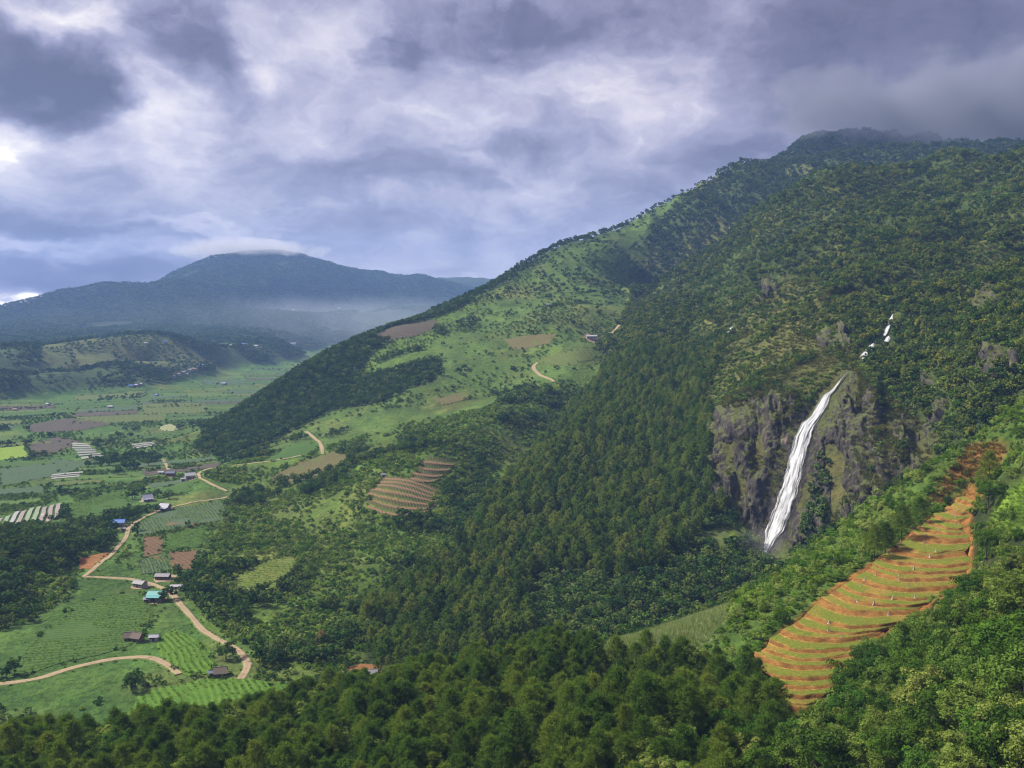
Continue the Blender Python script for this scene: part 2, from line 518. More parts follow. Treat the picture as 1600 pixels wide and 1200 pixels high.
def H(x, y):
    x, y = np.asarray(x, float), np.asarray(y, float)
    return bil(TH[0], TH[-1], NTH, LR[0], LR[-1], NR, GZ, np.arctan2(x, y), np.log(np.maximum(np.hypot(x, y), 46)))


def normal(x, y, e=3.0):
    dx = (H(x + e, y) - H(x - e, y)) / (2 * e)
    dy = (H(x, y + e) - H(x, y - e)) / (2 * e)
    n = np.stack([-dx, -dy, np.ones_like(dx)], -1)
    return n / np.linalg.norm(n, axis=-1, keepdims=True)


_rr = np.exp(np.linspace(math.log(90), math.log(7200), 1600))


def hit(u, v, rmin=0.0, rmax=1e9, h=0.0):
    """first place where the line of sight meets the land (plus h)"""
    x, y, z = ray(u, v)
    hn = math.hypot(x, y)
    k = _rr / hn
    d = z * k - (H(x * k, y * k) + h)
    ok = (_rr >= rmin) & (_rr <= rmax)
    s = np.where((d < 0) & ok)[0]
    if len(s) == 0:
        return None
    i = s[0]
    if i == 0 or not ok[i - 1]:
        kk = k[i]
    else:
        t = d[i - 1] / (d[i - 1] - d[i])
        kk = k[i - 1] * (1 - t) + k[i] * t
    return np.array([x * kk, y * kk, float(H(x * kk, y * kk))])

# terraces: keep the land just under the built steps
_tp = np.concatenate([np.array([terrace_line(t, 3)[0] for t in np.linspace(0, 1, 20)]),
                      np.array([terrace_line(t, 3)[-1] for t in np.linspace(1, 0, 20)])])


def in_poly(px, py, poly):
    px, py = np.asarray(px), np.asarray(py)
    inside = np.zeros(px.shape, bool)
    n = len(poly)
    j = n - 1
    for i in range(n):
        xi, yi, xj, yj = poly[i][0], poly[i][1], poly[j][0], poly[j][1]
        if yi != yj:
            inside ^= ((yi > py) != (yj > py)) & (px < (xj - xi) * (py - yi) / (yj - yi) + xi)
        j = i
    return inside


def grow(poly, d):
    c = np.mean(np.array(poly)[:, :2], 0)
    return [(p[0] + d * (p[0] - c[0]) / max(math.hypot(p[0] - c[0], p[1] - c[1]), .1), p[1] + d * (p[1] - c[1]) / max(math.hypot(p[0] - c[0], p[1] - c[1]), .1)) for p in poly]


T_POLY = [(p[0], p[1]) for p in _tp]
_mt = in_poly(GX, GY, T_POLY)
GZ = np.where(_mt, GZ - 2.0, GZ)

# hidden-surface profile, to leave out what nothing in view could show
_cum = np.maximum.accumulate(GZ / _r, axis=1)


def seen(x, y, z, extra=14, tol=.02):
    r = np.hypot(x, y)
    m = bil(TH[0], TH[-1], NTH, LR[0], LR[-1], NR, _cum, np.arctan2(x, y), np.log(r * .97))
    return (z + extra) / r > m - tol


# ------------------------------------------------------------------ land cover
(PINE_NEAR, BROAD_NEAR, BRUSH, CORN, DRY, MID, PINE_MID, MOUNT, CLIFF, MIDFIELD, SPUR, VALLEY, WOOD, PLATEAU, PLATEAU_TOP, FAR,
 TERR, CLEAR, GRASS, FOOT, SCRUB) = range(21)
CREST_U = [-700, -300, 450, 900, 960, 1050, 1150, 1250, 1330, 1430, 1490, 1560, 1600, 1950]
CREST_R = [290, 285, 262, 252, 270, 297, 320, 345, 362, 383, 398, 416, 425, 470]
COVER = [
    (MIDFIELD, [(750, 480), (880, 395), (1010, 335), (1080, 310), (1030, 420), (965, 500), (945, 570), (850, 600), (750, 640), (640, 660), (500, 700), (410, 705), (500, 652), (690, 578), (690, 505)], 700, 2200),
    (SPUR, [(305, 705), (322, 660), (480, 550), (640, 478), (800, 400), (880, 358), (960, 335), (1060, 300), (1065, 325), (960, 362), (880, 392), (800, 440), (700, 490), (640, 510), (570, 560), (560, 592), (690, 560), (684, 588), (600, 628), (520, 642), (420, 692), (340, 718)], 850, 2200),
    (PINE_MID, [(1000, 450), (930, 600), (870, 668), (790, 762), (720, 856), (640, 922), (530, 985), (520, 1060), (700, 1050), (835, 1015), (828, 905), (890, 900), (1000, 910), (1080, 860), (1110, 810), (1165, 800), (1110, 750), (1112, 640), (1085, 560), (1030, 520)], 330, 1100),
    (FOOT, [(828, 905), (890, 900), (1000, 915), (1080, 865), (1200, 860), (1180, 930), (1000, 1000), (830, 1030)], 330, 520),
    (MOUNT, [(985, 475), (1070, 300), (1210, 200), (1700, 150), (2400, 100), (2400, 700), (1600, 640), (1500, 700), (1440, 730), (1430, 650), (1350, 570), (1180, 585), (1110, 640), (1085, 555), (1000, 545), (950, 570), (935, 545)], 470, 5200),
    (SCRUB, [(1092, 640), (1140, 530), (1180, 470), (1230, 430), (1290, 450), (1330, 530), (1350, 590), (1262, 625), (1205, 592), (1150, 625)], 540, 1000),
    (CLIFF, [(1108, 760), (1112, 655), (1160, 610), (1205, 592), (1262, 625), (1322, 574), (1360, 590), (1420, 640), (1470, 690), (1440, 745), (1400, 780), (1310, 825), (1250, 860), (1195, 875), (1172, 830)], 470, 640),
    (MID, [(368, 755), (352, 800), (334, 850), (305, 885), (296, 935), (325, 985), (395, 1012), (402, 1085), (570, 1085), (570, 735)], 330, 860),
    (CLEAR, [(1080, 852), (1110, 826), (1160, 824), (1172, 842), (1130, 862)], 440, 600),
    (WOOD, [(-300, 850), (0, 832), (100, 824), (190, 840), (165, 862), (118, 876), (95, 900), (120, 915), (110, 935), (50, 970), (10, 985), (-300, 1000)], 330, 700),
]


def cover(x, y, z=None):
    x, y = np.asarray(x, float), np.asarray(y, float)
    z = H(x, y) if z is None else z
    r = np.hypot(x, y)
    u, v = to_uv(x, y, z)
    ub, _ = to_uv(x, y, np.zeros_like(x))
    near = r < np.interp(ub, CREST_U, CREST_R) + 14
    c = np.full(x.shape, MID)
    c[(z < -141) & (ub < 420)] = VALLEY
    c[(r > 1000) & (ub < 620) & (z < -138)] = VALLEY
    c[(r > 1200) & (ub < 620) & (z >= -137)] = PLATEAU
    top = (r > 1880) & (r < 2130) & (ub > 60) & (ub < 400) & (z > -125)
    c[top] = PLATEAU_TOP
    for k, poly, r0, r1 in COVER:
        c[in_poly(u, v, poly) & (r > r0) & (r < r1) & ~near & ((k != SPUR) | (z > -145))] = k
    c[(r > 1250) & (ub > 985) & (r < 5200)] = MOUNT
    c[(r > np.interp(ub, [985, 1010, 1040, 1070, 1120], [1420, 1500, 1560, 1600, 1650]) + 70) & (ub < 1130) & (ub >= 985) & (r < 2300)] = MIDFIELD
    c[r > 2900] = FAR
    c[(r > 2900) & (z < -138)] = VALLEY
    c[near] = PINE_NEAR
    un = u
    c[near & in_poly(u, v, [(1240, 1115), (1320, 1062), (1345, 1005), (1420, 970), (1516, 915), (1516, 800), (1545, 770), (1570, 735), (1640, 690), (2400, 600), (2400, 1600), (1150, 1600), (1205, 1180)])] = BROAD_NEAR
    c[near & (ub > 1175) & (r < 150)] = BROAD_NEAR
    c[near & in_poly(u, v, [(900, 1020), (930, 1046), (1110, 1054), (1165, 1050), (1210, 1000), (1300, 924), (1440, 815), (1510, 771), (1545, 768), (1575, 735), (1640, 690), (2400, 600), (2400, 200), (1700, 480), (1480, 660), (1320, 760), (1140, 880), (930, 960)])] = BRUSH
    c[near & in_poly(u, v, [(940, 1040), (950, 1000), (985, 965), (1080, 930), (1145, 905), (1156, 932), (1120, 990), (1070, 1040)])] = CORN
    c[near & in_poly(u, v, [(1400, 832), (1440, 796), (1496, 720), (1515, 695), (1560, 690), (1575, 705), (1555, 735), (1500, 752), (1465, 790), (1425, 820)])] = DRY
    c[near & in_poly(u, v, [(1547, 800), (1570, 770), (1610, 742), (1720, 720), (1720, 800), (1600, 830), (1556, 835)])] = GRASS
    c[near & in_poly(x, y, grow(T_POLY, 2.0))] = TERR
    return c


C_GRID = cover(GX, GY, GZ)
BASE = {
    PINE_NEAR: (.030, .034, .012), BROAD_NEAR: (.030, .040, .013), BRUSH: (.070, .115, .022), CORN: (.20, .25, .10), DRY: (.24, .125, .040),
    MID: (.075, .122, .022), PINE_MID: (.045, .062, .018), MOUNT: (.045, .066, .018), SCRUB: (.085, .092, .028), CLIFF: (.085, .085, .032), MIDFIELD: (.074, .120, .027),
    SPUR: (.045, .075, .022), VALLEY: (.062, .122, .026), WOOD: (.058, .098, .022), PLATEAU: (.050, .080, .028), PLATEAU_TOP: (.090, .110, .040),
    FAR: (.032, .052, .022), TERR: (.28, .12, .035), CLEAR: (.115, .165, .025), GRASS: (.110, .185, .022), FOOT: (.075, .105, .028)}
_g = np.zeros(GX.shape + (4,), np.float32)
_g[..., 3] = 1
for k, cc in BASE.items():
    _g[C_GRID == k, :3] = cc
n1, n2 = fbm(GX, GY, 60, 4, 31), fbm(GX, GY, 22, 3, 37)
dry = np.clip(n1 * 1.6 + n2 * .6, 0, 1)[..., None]                # drier, yellower ground in patches
soft = np.isin(C_GRID, (MID, MIDFIELD, BRUSH, CLEAR, GRASS, FOOT, VALLEY, MOUNT, PLATEAU_TOP, SCRUB))[..., None]
_g[..., :3] = np.where(soft, _g[..., :3] * (1 - .55 * dry) + np.array((.150, .145, .045)) * .55 * dry, _g[..., :3])
_g[..., :3] *= (1 + .45 * fbm(GX, GY, 12, 4, 41) + .25 * fbm(GX, GY, 45, 2, 43))[..., None]
# soften class borders a little
for _ in range(1):
    _g[1:-1, 1:-1, :3] = (_g[1:-1, 1:-1, :3] * 2 + _g[:-2, 1:-1, :3] + _g[2:, 1:-1, :3] + _g[1:-1, :-2, :3] + _g[1:-1, 2:, :3]) / 6


def mesh_np(name, V, F, smooth=True, mat=None, attrs=None):
    """mesh from numpy vertices and faces (all quads or all triangles)"""
    me = bpy.data.meshes.new(name)
    V = np.ascontiguousarray(V, np.float32)
    F = np.ascontiguousarray(F, np.int32)
    k = F.shape[1]
    me.vertices.add(len(V))
    me.vertices.foreach_set('co', V.ravel())
    me.loops.add(F.size)
    me.loops.foreach_set('vertex_index', F.ravel())
    me.polygons.add(len(F))
    me.polygons.foreach_set('loop_start', np.arange(len(F), dtype=np.int32) * k)
    me.update(calc_edges=True)
    if smooth:
        me.polygons.foreach_set('use_smooth', np.ones(len(F), bool))
    for an, (typ, dom, data) in (attrs or {}).items():
        at = me.attributes.new(an, typ, dom)
        key = {'FLOAT_COLOR': 'color', 'FLOAT_VECTOR': 'vector'}.get(typ, 'value')
        at.data.foreach_set(key, np.ascontiguousarray(data).ravel())
    if mat:
        me.materials.append(mat)
    return me


def obj(name, me, parent=None, loc=None, **props):
    o = bpy.data.objects.new(name, me)
    COL.objects.link(o)
    if parent is not None:
        o.parent = parent
    if loc is not None:
        o.location = loc
    for k, v in props.items():
        o[k] = v
    return o


def material(name):
    m = bpy.data.materials.new(name)
    m.use_nodes = True
    return m, NT(m.node_tree)


def finish(N, shader):
    out = N.n('ShaderNodeOutputMaterial')
    N.t.links.new(shader, out.inputs['Surface'])


def principled(N, col, rough=.9, spec=.2, bump=None):
    b = N.n('ShaderNodeBsdfPrincipled')
    N._set(b.inputs['Base Color'], col)
    b.inputs['Roughness'].default_value = rough
    b.inputs['Specular IOR Level'].default_value = spec
    if bump is not None:
        bn = N.n('ShaderNodeBump')
        bn.inputs['Strength'].default_value = bump[1]
        bn.inputs['Distance'].default_value = bump[2]
        N._set(bn.inputs['Height'], bump[0])
        N.t.links.new(bn.outputs[0], b.inputs['Normal'])
    return b.outputs[0]


def ground_material():
    m, N = material('ground_cover')
    a = N.n('ShaderNodeAttribute', attribute_name='ground').outputs['Color']
    pos = N.n('ShaderNodeNewGeometry').outputs['Position']
    f1 = N.noise(pos, .35, 6, .65)
    f2 = N.noise(pos, .06, 5, .6)
    c = N.mix(N.ss(f2, .35, .7), N.mix(1.0, a, (.80, .88, .80), 'MULTIPLY'), N.mix(1.0, a, (1.18, 1.10, 1.0), 'MULTIPLY'))
    c = N.mix(1.0, c, N.ramp(f1, [(.3, (.45, .50, .50)), (.55, (1, 1, 1)), (.75, (1.25, 1.2, 1.1))]), 'MULTIPLY')
    h = N.m('ADD', f1, N.m('MULTIPLY', f2, 2.0))
    finish(N, principled(N, c, .95, .1, (h, 1.0, 1.6)))
    return m


M_GROUND = ground_material()
_i = np.arange(NTH * NR).reshape(NTH, NR)
_F = np.stack([_i[:-1, :-1], _i[1:, :-1], _i[1:, 1:], _i[:-1, 1:]], -1).reshape(-1, 4)
terrain = obj('terrain', mesh_np('terrain', np.stack([GX, GY, GZ], -1).reshape(-1, 3), _F, True, M_GROUND,
                                 {'ground': ('FLOAT_COLOR', 'POINT', _g)}), kind='structure',
              label='green mountain valley ground with slopes and ridges')
print('terrain', round(time.time() - T0, 1))

# ------------------------------------------------------------------ foliage
def leaf_material(name, dark, mid, light, trans=.25, hue=.03):
    m, N = material(name)
    rnd = N.n('ShaderNodeObjectInfo').outputs['Random']
    lf = N.n('ShaderNodeAttribute', attribute_name='leaf').outputs['Fac']
    c = N.ramp(rnd, [(0.0, dark), (.5, mid), (1.0, light)])
    h = N.n('ShaderNodeHueSaturation')
    N._set(h.inputs['Hue'], N.m('ADD', .5 - hue / 2, N.m('MULTIPLY', N.m('FRACT', N.m('MULTIPLY', rnd, 7.31)), hue)))
    N._set(h.inputs['Value'], N.m('ADD', .62, N.m('MULTIPLY', lf, .76)))
    N._set(h.inputs['Color'], c)
    c = h.outputs[0]
    d = N.n('ShaderNodeBsdfDiffuse')
    N._set(d.inputs[0], c)
    t = N.n('ShaderNodeBsdfTranslucent')
    N._set(t.inputs[0], N.mix(1.0, c, (1.1, 1.15, .6), 'MULTIPLY'))
    mx = N.n('ShaderNodeMixShader')
    mx.inputs[0].default_value = trans
    N.t.links.new(d.outputs[0], mx.inputs[1])
    N.t.links.new(t.outputs[0], mx.inputs[2])
    finish(N, mx.outputs[0])
    return m


ML = {
    'pine_near': leaf_material('pine_needles_olive', (.052, .100, .016), (.084, .148, .020), (.145, .195, .028), .40, .014),
    'pine_mid': leaf_material('pine_needles_deep', (.050, .098, .022), (.098, .160, .028), (.180, .220, .045), .42),
    'broad_near': leaf_material('leaves_fresh', (.026, .064, .012), (.072, .140, .018), (.190, .240, .055), .35),
    'broad_mid': leaf_material('leaves_mixed', (.028, .068, .020), (.068, .130, .026), (.160, .210, .055), .35),
    'broad_dark': leaf_material('leaves_dark', (.024, .062, .020), (.046, .096, .025), (.090, .140, .036), .35),
    'bush': leaf_material('leaves_bright', (.055, .120, .014), (.130, .225, .024), (.260, .320, .085), .4),
    'mount': leaf_material('leaves_mountain', (.030, .070, .016), (.088, .140, .022), (.195, .220, .042), .4),
    'dry': leaf_material('grass_dry', (.150, .085, .024), (.200, .125, .035), (.130, .130, .035)),
    'olive': leaf_material('tussock_olive', (.075, .088, .024), (.110, .118, .034), (.145, .140, .045)),
    'corn': leaf_material('maize_pale', (.155, .215, .070), (.215, .270, .100), (.275, .310, .150)),
    'bamboo_dead': leaf_material('leaves_withered', (.17, .10, .045), (.24, .15, .07), (.20, .14, .06)),
}


ML['summit'] = leaf_material('leaves_summit', (.026, .060, .018), (.056, .100, .022), (.110, .145, .034), .35)  # cloud shadow over the summit put into these darker leaf colours


def _unit(a):
    return a / np.maximum(np.linalg.norm(a, axis=-1, keepdims=True), 1e-9)


def leaf_quads(P, Nrm, size, rng, aspect=.62):
    """diamond leaves at P facing Nrm"""
    n = len(P)
    t = _unit(np.cross(Nrm, rng.normal(size=(n, 3))))
    b = np.cross(Nrm, t)
    s = (size * rng.uniform(.7, 1.3, n))[:, None]
    V = np.stack([P + t * s * .5, P + b * s * .5 * aspect + Nrm * s * .06, P - t * s * .5, P - b * s * .5 * aspect + Nrm * s * .06], 1)
    return V.reshape(-1, 3), np.arange(4 * n).reshape(-1, 4)


def crown_broad(seed, R=(3.4, 3.4, 3.0), zc=6.0, clumps=50, leaves=50, lsize=.34, low=-.45):
    rng = np.random.default_rng(seed)
    d = _unit(rng.normal(size=(clumps * 3, 3)))
    d = d[d[:, 2] > low][:clumps]
    lob = 1 + .30 * np.sin(d[:, 0] * 5 + seed) * np.cos(d[:, 1] * 4 - seed) + .14 * rng.normal(size=len(d))
    C = d * np.array(R) * (rng.uniform(.60, .98, len(d)) * lob)[:, None] + (0, 0, zc)
    rc = rng.uniform(.19, .36, len(d)) * R[0]
    ld = _unit(rng.normal(size=(len(d), leaves, 3)) + d[:, None] * .5 + (0, 0, .35))
    P = C[:, None] + ld * (rc[:, None] * rng.uniform(.55, 1.05, (len(d), leaves)))[..., None] * (1, 1, .8)
    Nn = _unit(ld * .8 + rng.normal(size=ld.shape) * .5 + (0, 0, .35))
    V, F = leaf_quads(P.reshape(-1, 3), Nn.reshape(-1, 3), lsize, rng)
    lf = np.repeat((rng.uniform(.1, .9, len(d))[:, None] + rng.uniform(-.2, .2, (len(d), leaves))).ravel(), 4)
    return V, F, lf


def crown_pine(seed, h=12.0, z0=3.0, R=2.7, branches=66, tufts=5, blades=15, bl=.52, bw=.12):
    rng = np.random.default_rng(seed)
    k = np.arange(branches)
    t = (k + rng.uniform(0, 1, branches)) / branches
    zb = z0 + (h - z0) * t ** .9
    az = k * 2.39996 + rng.uniform(-.4, .4, branches)
    rad = (R * (1 - t ** 2.5) + .35) * rng.uniform(.65, 1.12, branches)
    out = np.stack([np.cos(az), np.sin(az), np.zeros(branches)], -1)
    P, D = [], []
    for f in np.linspace(.42, 1, tufts):
        c = out * (rad * f)[:, None]
        c[:, 2] = zb + rad * f * .22 + (f ** 2) * .35
        c = c + rng.normal(size=c.shape) * .12
        for _ in range(blades):
            dv = _unit(out * .40 + np.array((0, 0, .60)) + rng.normal(size=c.shape) * .85)
            P.append(c + rng.normal(size=c.shape) * .20)
            D.append(dv)
    P, D = np.concatenate(P), np.concatenate(D)
    n = len(P)
    side = _unit(np.cross(D, rng.normal(size=(n, 3))))
    L = (bl * rng.uniform(.7, 1.3, n))[:, None]
    V = np.stack([P - side * bw * .5, P + side * bw * .5, P + D * L], 1).reshape(-1, 3)
    lf = np.repeat(np.clip(.5 + .18 * rng.normal(size=n), 0, 1), 3)
    return V, np.arange(3 * n).reshape(-1, 3), lf


def tussock(seed, n=40, h=.9, w=.12, spread=.5):
    rng = np.random.default_rng(seed)
    a = rng.uniform(0, 6.283, n)
    P = np.stack([np.cos(a), np.sin(a), a * 0], -1) * (rng.uniform(0, spread, n))[:, None]
    D = _unit(P * rng.uniform(.5, 1.6, n)[:, None] + (0, 0, 1) + rng.normal(size=(n, 3)) * .2)
    side = _unit(np.cross(D, rng.normal(size=(n, 3))))
    V = np.stack([P - side * w / 2, P + side * w / 2, P + D * (h * rng.uniform(.6, 1.2, n))[:, None]], 1).reshape(-1, 3)
    return V, np.arange(3 * n).reshape(-1, 3), np.repeat(rng.uniform(.2, .8, n), 3)


def trunk_geo(h=6.0, r=.2, limbs=4, seed=0, top=.35, spread=1.5):
    """tapered, slightly crooked trunk with limbs, as quads"""
    rng = np.random.default_rng(seed)
    V, F = [], []

    def tube(pts, rad, k=7):
        b = sum(len(a) for a in V)
        ring = []
        for p, rr in zip(pts, rad):
            an = np.linspace(0, 2 * math.pi, k, endpoint=False)
            ring.append(np.stack([p[0] + rr * np.cos(an), p[1] + rr * np.sin(an), np.full(k, p[2])], -1))
        V.append(np.concatenate(ring))
        for i in range(len(pts) - 1):
            for j in range(k):
                F.append((b + i * k + j, b + i * k + (j + 1) % k, b + (i + 1) * k + (j + 1) % k, b + (i + 1) * k + j))
    ts = np.linspace(0, 1, 6)
    pts = np.stack([np.cumsum(rng.normal(size=6) * .08), np.cumsum(rng.normal(size=6) * .08), ts * h - .5], -1)
    tube(pts, r * (1 - ts * (1 - top)) * np.array([1.35, 1, 1, 1, 1, .8]))
    for i in range(limbs):
        a = i * 2.4 + rng.uniform(0, 1)
        s = pts[3 + i % 2]
        e = s + np.array((math.cos(a) * spread, math.sin(a) * spread, spread * rng.uniform(.6, 1.1)))
        tube([s, (s + e) / 2 + (0, 0, .15), e], [r * .45, r * .32, r * .15], 5)
    return np.concatenate(V), np.array(F)


def bark_material():
    m, N = material('bark')
    pos = N.n('ShaderNodeTexCoord').outputs['Object']
    c = N.ramp(N.noise(pos, 6, 5, .6), [(.3, (.045, .032, .022)), (.7, (.13, .10, .075))])
    finish(N, principled(N, c, .95, .1))
    return m


M_BARK = bark_material()


def proto_mesh(name, crown, mat):
    V, F, lf = crown
    return mesh_np(name, V, F, False, mat, {'leaf': ('FLOAT', 'POINT', lf.astype(np.float32))})


def with_trunk(crown, h, r):
    """crown triangles/quads plus a plain trunk joined in (for the trees nobody picks apart)"""
    V, F, lf = crown
    k = F.shape[1]
    a = np.linspace(0, 2 * math.pi, 5, endpoint=False)
    tv = np.concatenate([np.stack([np.cos(a) * q, np.sin(a) * q, np.full(5, z)], -1) for q, z in ((r, -1.0), (r * .4, h))])
    quads = [(j, (j + 1) % 5, 5 + (j + 1) % 5, 5 + j) for j in range(5)]
    tf = np.array(quads if k == 4 else [t for q in quads for t in ((q[0], q[1], q[2]), (q[0], q[2], q[3]))]) + len(V)
    return np.concatenate([V, tv]), np.concatenate([F, tf]), np.concatenate([lf, np.full(10, .15)])


class Kind:
    """a set of look-alike meshes that a mass of plants is drawn from"""
    count = 0

    def __init__(self, name, meshes):
        Kind.count += 1
        self.col = bpy.data.collections.new('kinds_%02d' % Kind.count)
        self.n = len(meshes)
        for i, me in enumerate(meshes):
            o = bpy.data.objects.new('%s_%02d' % (name, i), me)
            self.col.objects.link(o)
        self.meshes = meshes


def mass(name, kind, P, rot, scl, idx, label):
    """one object of kind stuff that plants kind's meshes on points"""
    if len(P) == 0:
        return None
    me = bpy.data.meshes.new(name)
    me.vertices.add(len(P))
    me.vertices.foreach_set('co', np.ascontiguousarray(P, np.float32).ravel())
    for an, typ, dat in (('rot', 'FLOAT', rot), ('scl', 'FLOAT_VECTOR', scl), ('idx', 'INT', idx)):
        at = me.attributes.new(an, typ, 'POINT')
        at.data.foreach_set('vector' if typ == 'FLOAT_VECTOR' else 'value', np.ascontiguousarray(dat, np.int32 if typ == 'INT' else np.float32).ravel())
    o = obj(name, me, kind='stuff', label=label)
    g = bpy.data.node_groups.new(name + '_nodes', 'GeometryNodeTree')
    g.interface.new_socket('Geometry', in_out='INPUT', socket_type='NodeSocketGeometry')
    g.interface.new_socket('Geometry', in_out='OUTPUT', socket_type='NodeSocketGeometry')
    nn = g.nodes.new
    gi, go = nn('NodeGroupInput'), nn('NodeGroupOutput')
    ci = nn('GeometryNodeCollectionInfo')
    ci.inputs['Collection'].default_value = kind.col
    ci.inputs['Separate Children'].default_value = True
    ci.inputs['Reset Children'].default_value = True
    ip = nn('GeometryNodeInstanceOnPoints')
    ip.inputs['Pick Instance'].default_value = True

    def attr(nm, typ):
        a = nn('GeometryNodeInputNamedAttribute')
        a.data_type = typ
        a.inputs['Name'].default_value = nm
        return a.outputs['Attribute']
    cx = nn('ShaderNodeCombineXYZ')
    L = g.links.new
    L(attr('rot', 'FLOAT'), cx.inputs[2])
    L(gi.outputs[0], ip.inputs['Points'])
    L(ci.outputs[0], ip.inputs['Instance'])
    L(attr('idx', 'INT'), ip.inputs['Instance Index'])
    L(cx.outputs[0], ip.inputs['Rotation'])
    L(attr('scl', 'FLOAT_VECTOR'), ip.inputs['Scale'])
    L(ip.outputs[0], go.inputs[0])
    o.modifiers.new('plants', 'NODES').node_group = g
    return o


def scatter(r0, r1, spacing, th=.62, seed=1):
    """jittered points between two distances in front of the camera"""
    rng = np.random.default_rng(seed)
    xm = r1 * math.sin(th)
    xs = np.arange(-xm, xm, spacing)
    ys = np.arange(r0 * math.cos(th), r1, spacing * .87)
    X, Y = np.meshgrid(xs, ys)
    X = X + (np.arange(len(ys)) % 2)[:, None] * spacing * .5
    X = (X + rng.uniform(-.42, .42, X.shape) * spacing).ravel()
    Y = (Y + rng.uniform(-.42, .42, Y.shape) * spacing).ravel()
    r = np.hypot(X, Y)
    ok = (r > r0) & (r < r1) & (np.abs(np.arctan2(X, Y)) < th)
    X, Y = X[ok], Y[ok]
    Z = H(X, Y)
    s = seen(X, Y, Z)
    return X[s], Y[s], Z[s]


PLANTS = {}                      # kind name -> list of (x, y, z, scale xy, scale z)


def plant(kind, X, Y, Z, s, sz=None):
    s = np.broadcast_to(np.asarray(s, float), X.shape)
    sz = s if sz is None else sz
    PLANTS.setdefault(kind, []).append(np.stack([X, Y, Z, s, sz], -1))

KINDS = {}


def kinds():
    def broad(nm, mat, n, trunk=True, **kw):
        KINDS[nm] = Kind(nm, [proto_mesh(nm, with_trunk(crown_broad(100 + 7 * i, **kw), kw.get('zc', 6), .2) if trunk else crown_broad(100 + 7 * i, **kw), ML[mat]) for i in range(n)])
    KINDS['pine_near'] = Kind('pine_near', [proto_mesh('pine_near', with_trunk(crown_pine(i, h=11 + i * .5), 10, .17), ML['pine_near']) for i in range(5)])
    KINDS['pine_mid'] = Kind('pine_mid', [proto_mesh('pine_mid', with_trunk(crown_pine(20 + i, h=11, branches=36, tufts=3, blades=8, bl=.9, bw=.34), 10, .18), ML['pine_mid']) for i in range(4)])
    broad('broad_near', 'broad_near', 6, clumps=42, leaves=90, lsize=.33)
    broad('broad_mid', 'broad_mid', 5, R=(3.2, 3.2, 3.3), zc=4.6, clumps=26, leaves=22, lsize=.85)
    broad('broad_dark', 'broad_dark', 4, R=(3.2, 3.2, 3.4), zc=4.6, clumps=26, leaves=22, lsize=.85)
    broad('mount', 'mount', 5, R=(3.3, 3.3, 3.2), zc=4.8, clumps=20, leaves=16, lsize=1.15)
    broad('mount_far', 'summit', 4, trunk=False, clumps=14, leaves=10, lsize=1.8)
    broad('dark_far', 'broad_dark', 4, trunk=False, clumps=14, leaves=10, lsize=1.8)
    broad('bush_big', 'bush', 5, trunk=False, R=(2.9, 2.9, 2.3), zc=2.0, clumps=34, leaves=80, lsize=.30, low=-.3)
    broad('bush_near', 'bush', 4, trunk=False, R=(1.3, 1.3, 1.2), zc=.9, clumps=26, leaves=40, lsize=.22, low=-.2)
    broad('bush_mid', 'bush', 4, trunk=False, R=(1.4, 1.4, 1.2), zc=.8, clumps=14, leaves=14, lsize=.60, low=-.2)
    broad('shrub_dark', 'broad_mid', 4, trunk=False, R=(1.5, 1.5, 1.5), zc=.9, clumps=14, leaves=14, lsize=.60, low=-.2)
    KINDS['tussock_olive'] = Kind('tussock_olive', [proto_mesh('tussock', tussock(i, 46, 1.5, .28, 1.1), ML['olive']) for i in range(3)])
    KINDS['tussock_dry'] = Kind('tussock_dry', [proto_mesh('tussock_dry', tussock(9 + i, 46, 1.1, .14, .9), ML['dry']) for i in range(3)])
    KINDS['corn'] = Kind('corn', [proto_mesh('corn', tussock(19 + i, 26, 1.5, .16, .5), ML['corn']) for i in range(3)])
    KINDS['grass'] = Kind('grass', [proto_mesh('grass', tussock(29 + i, 40, .9, .14, .9), ML['bush']) for i in range(3)])


kinds()
U = RNG.uniform


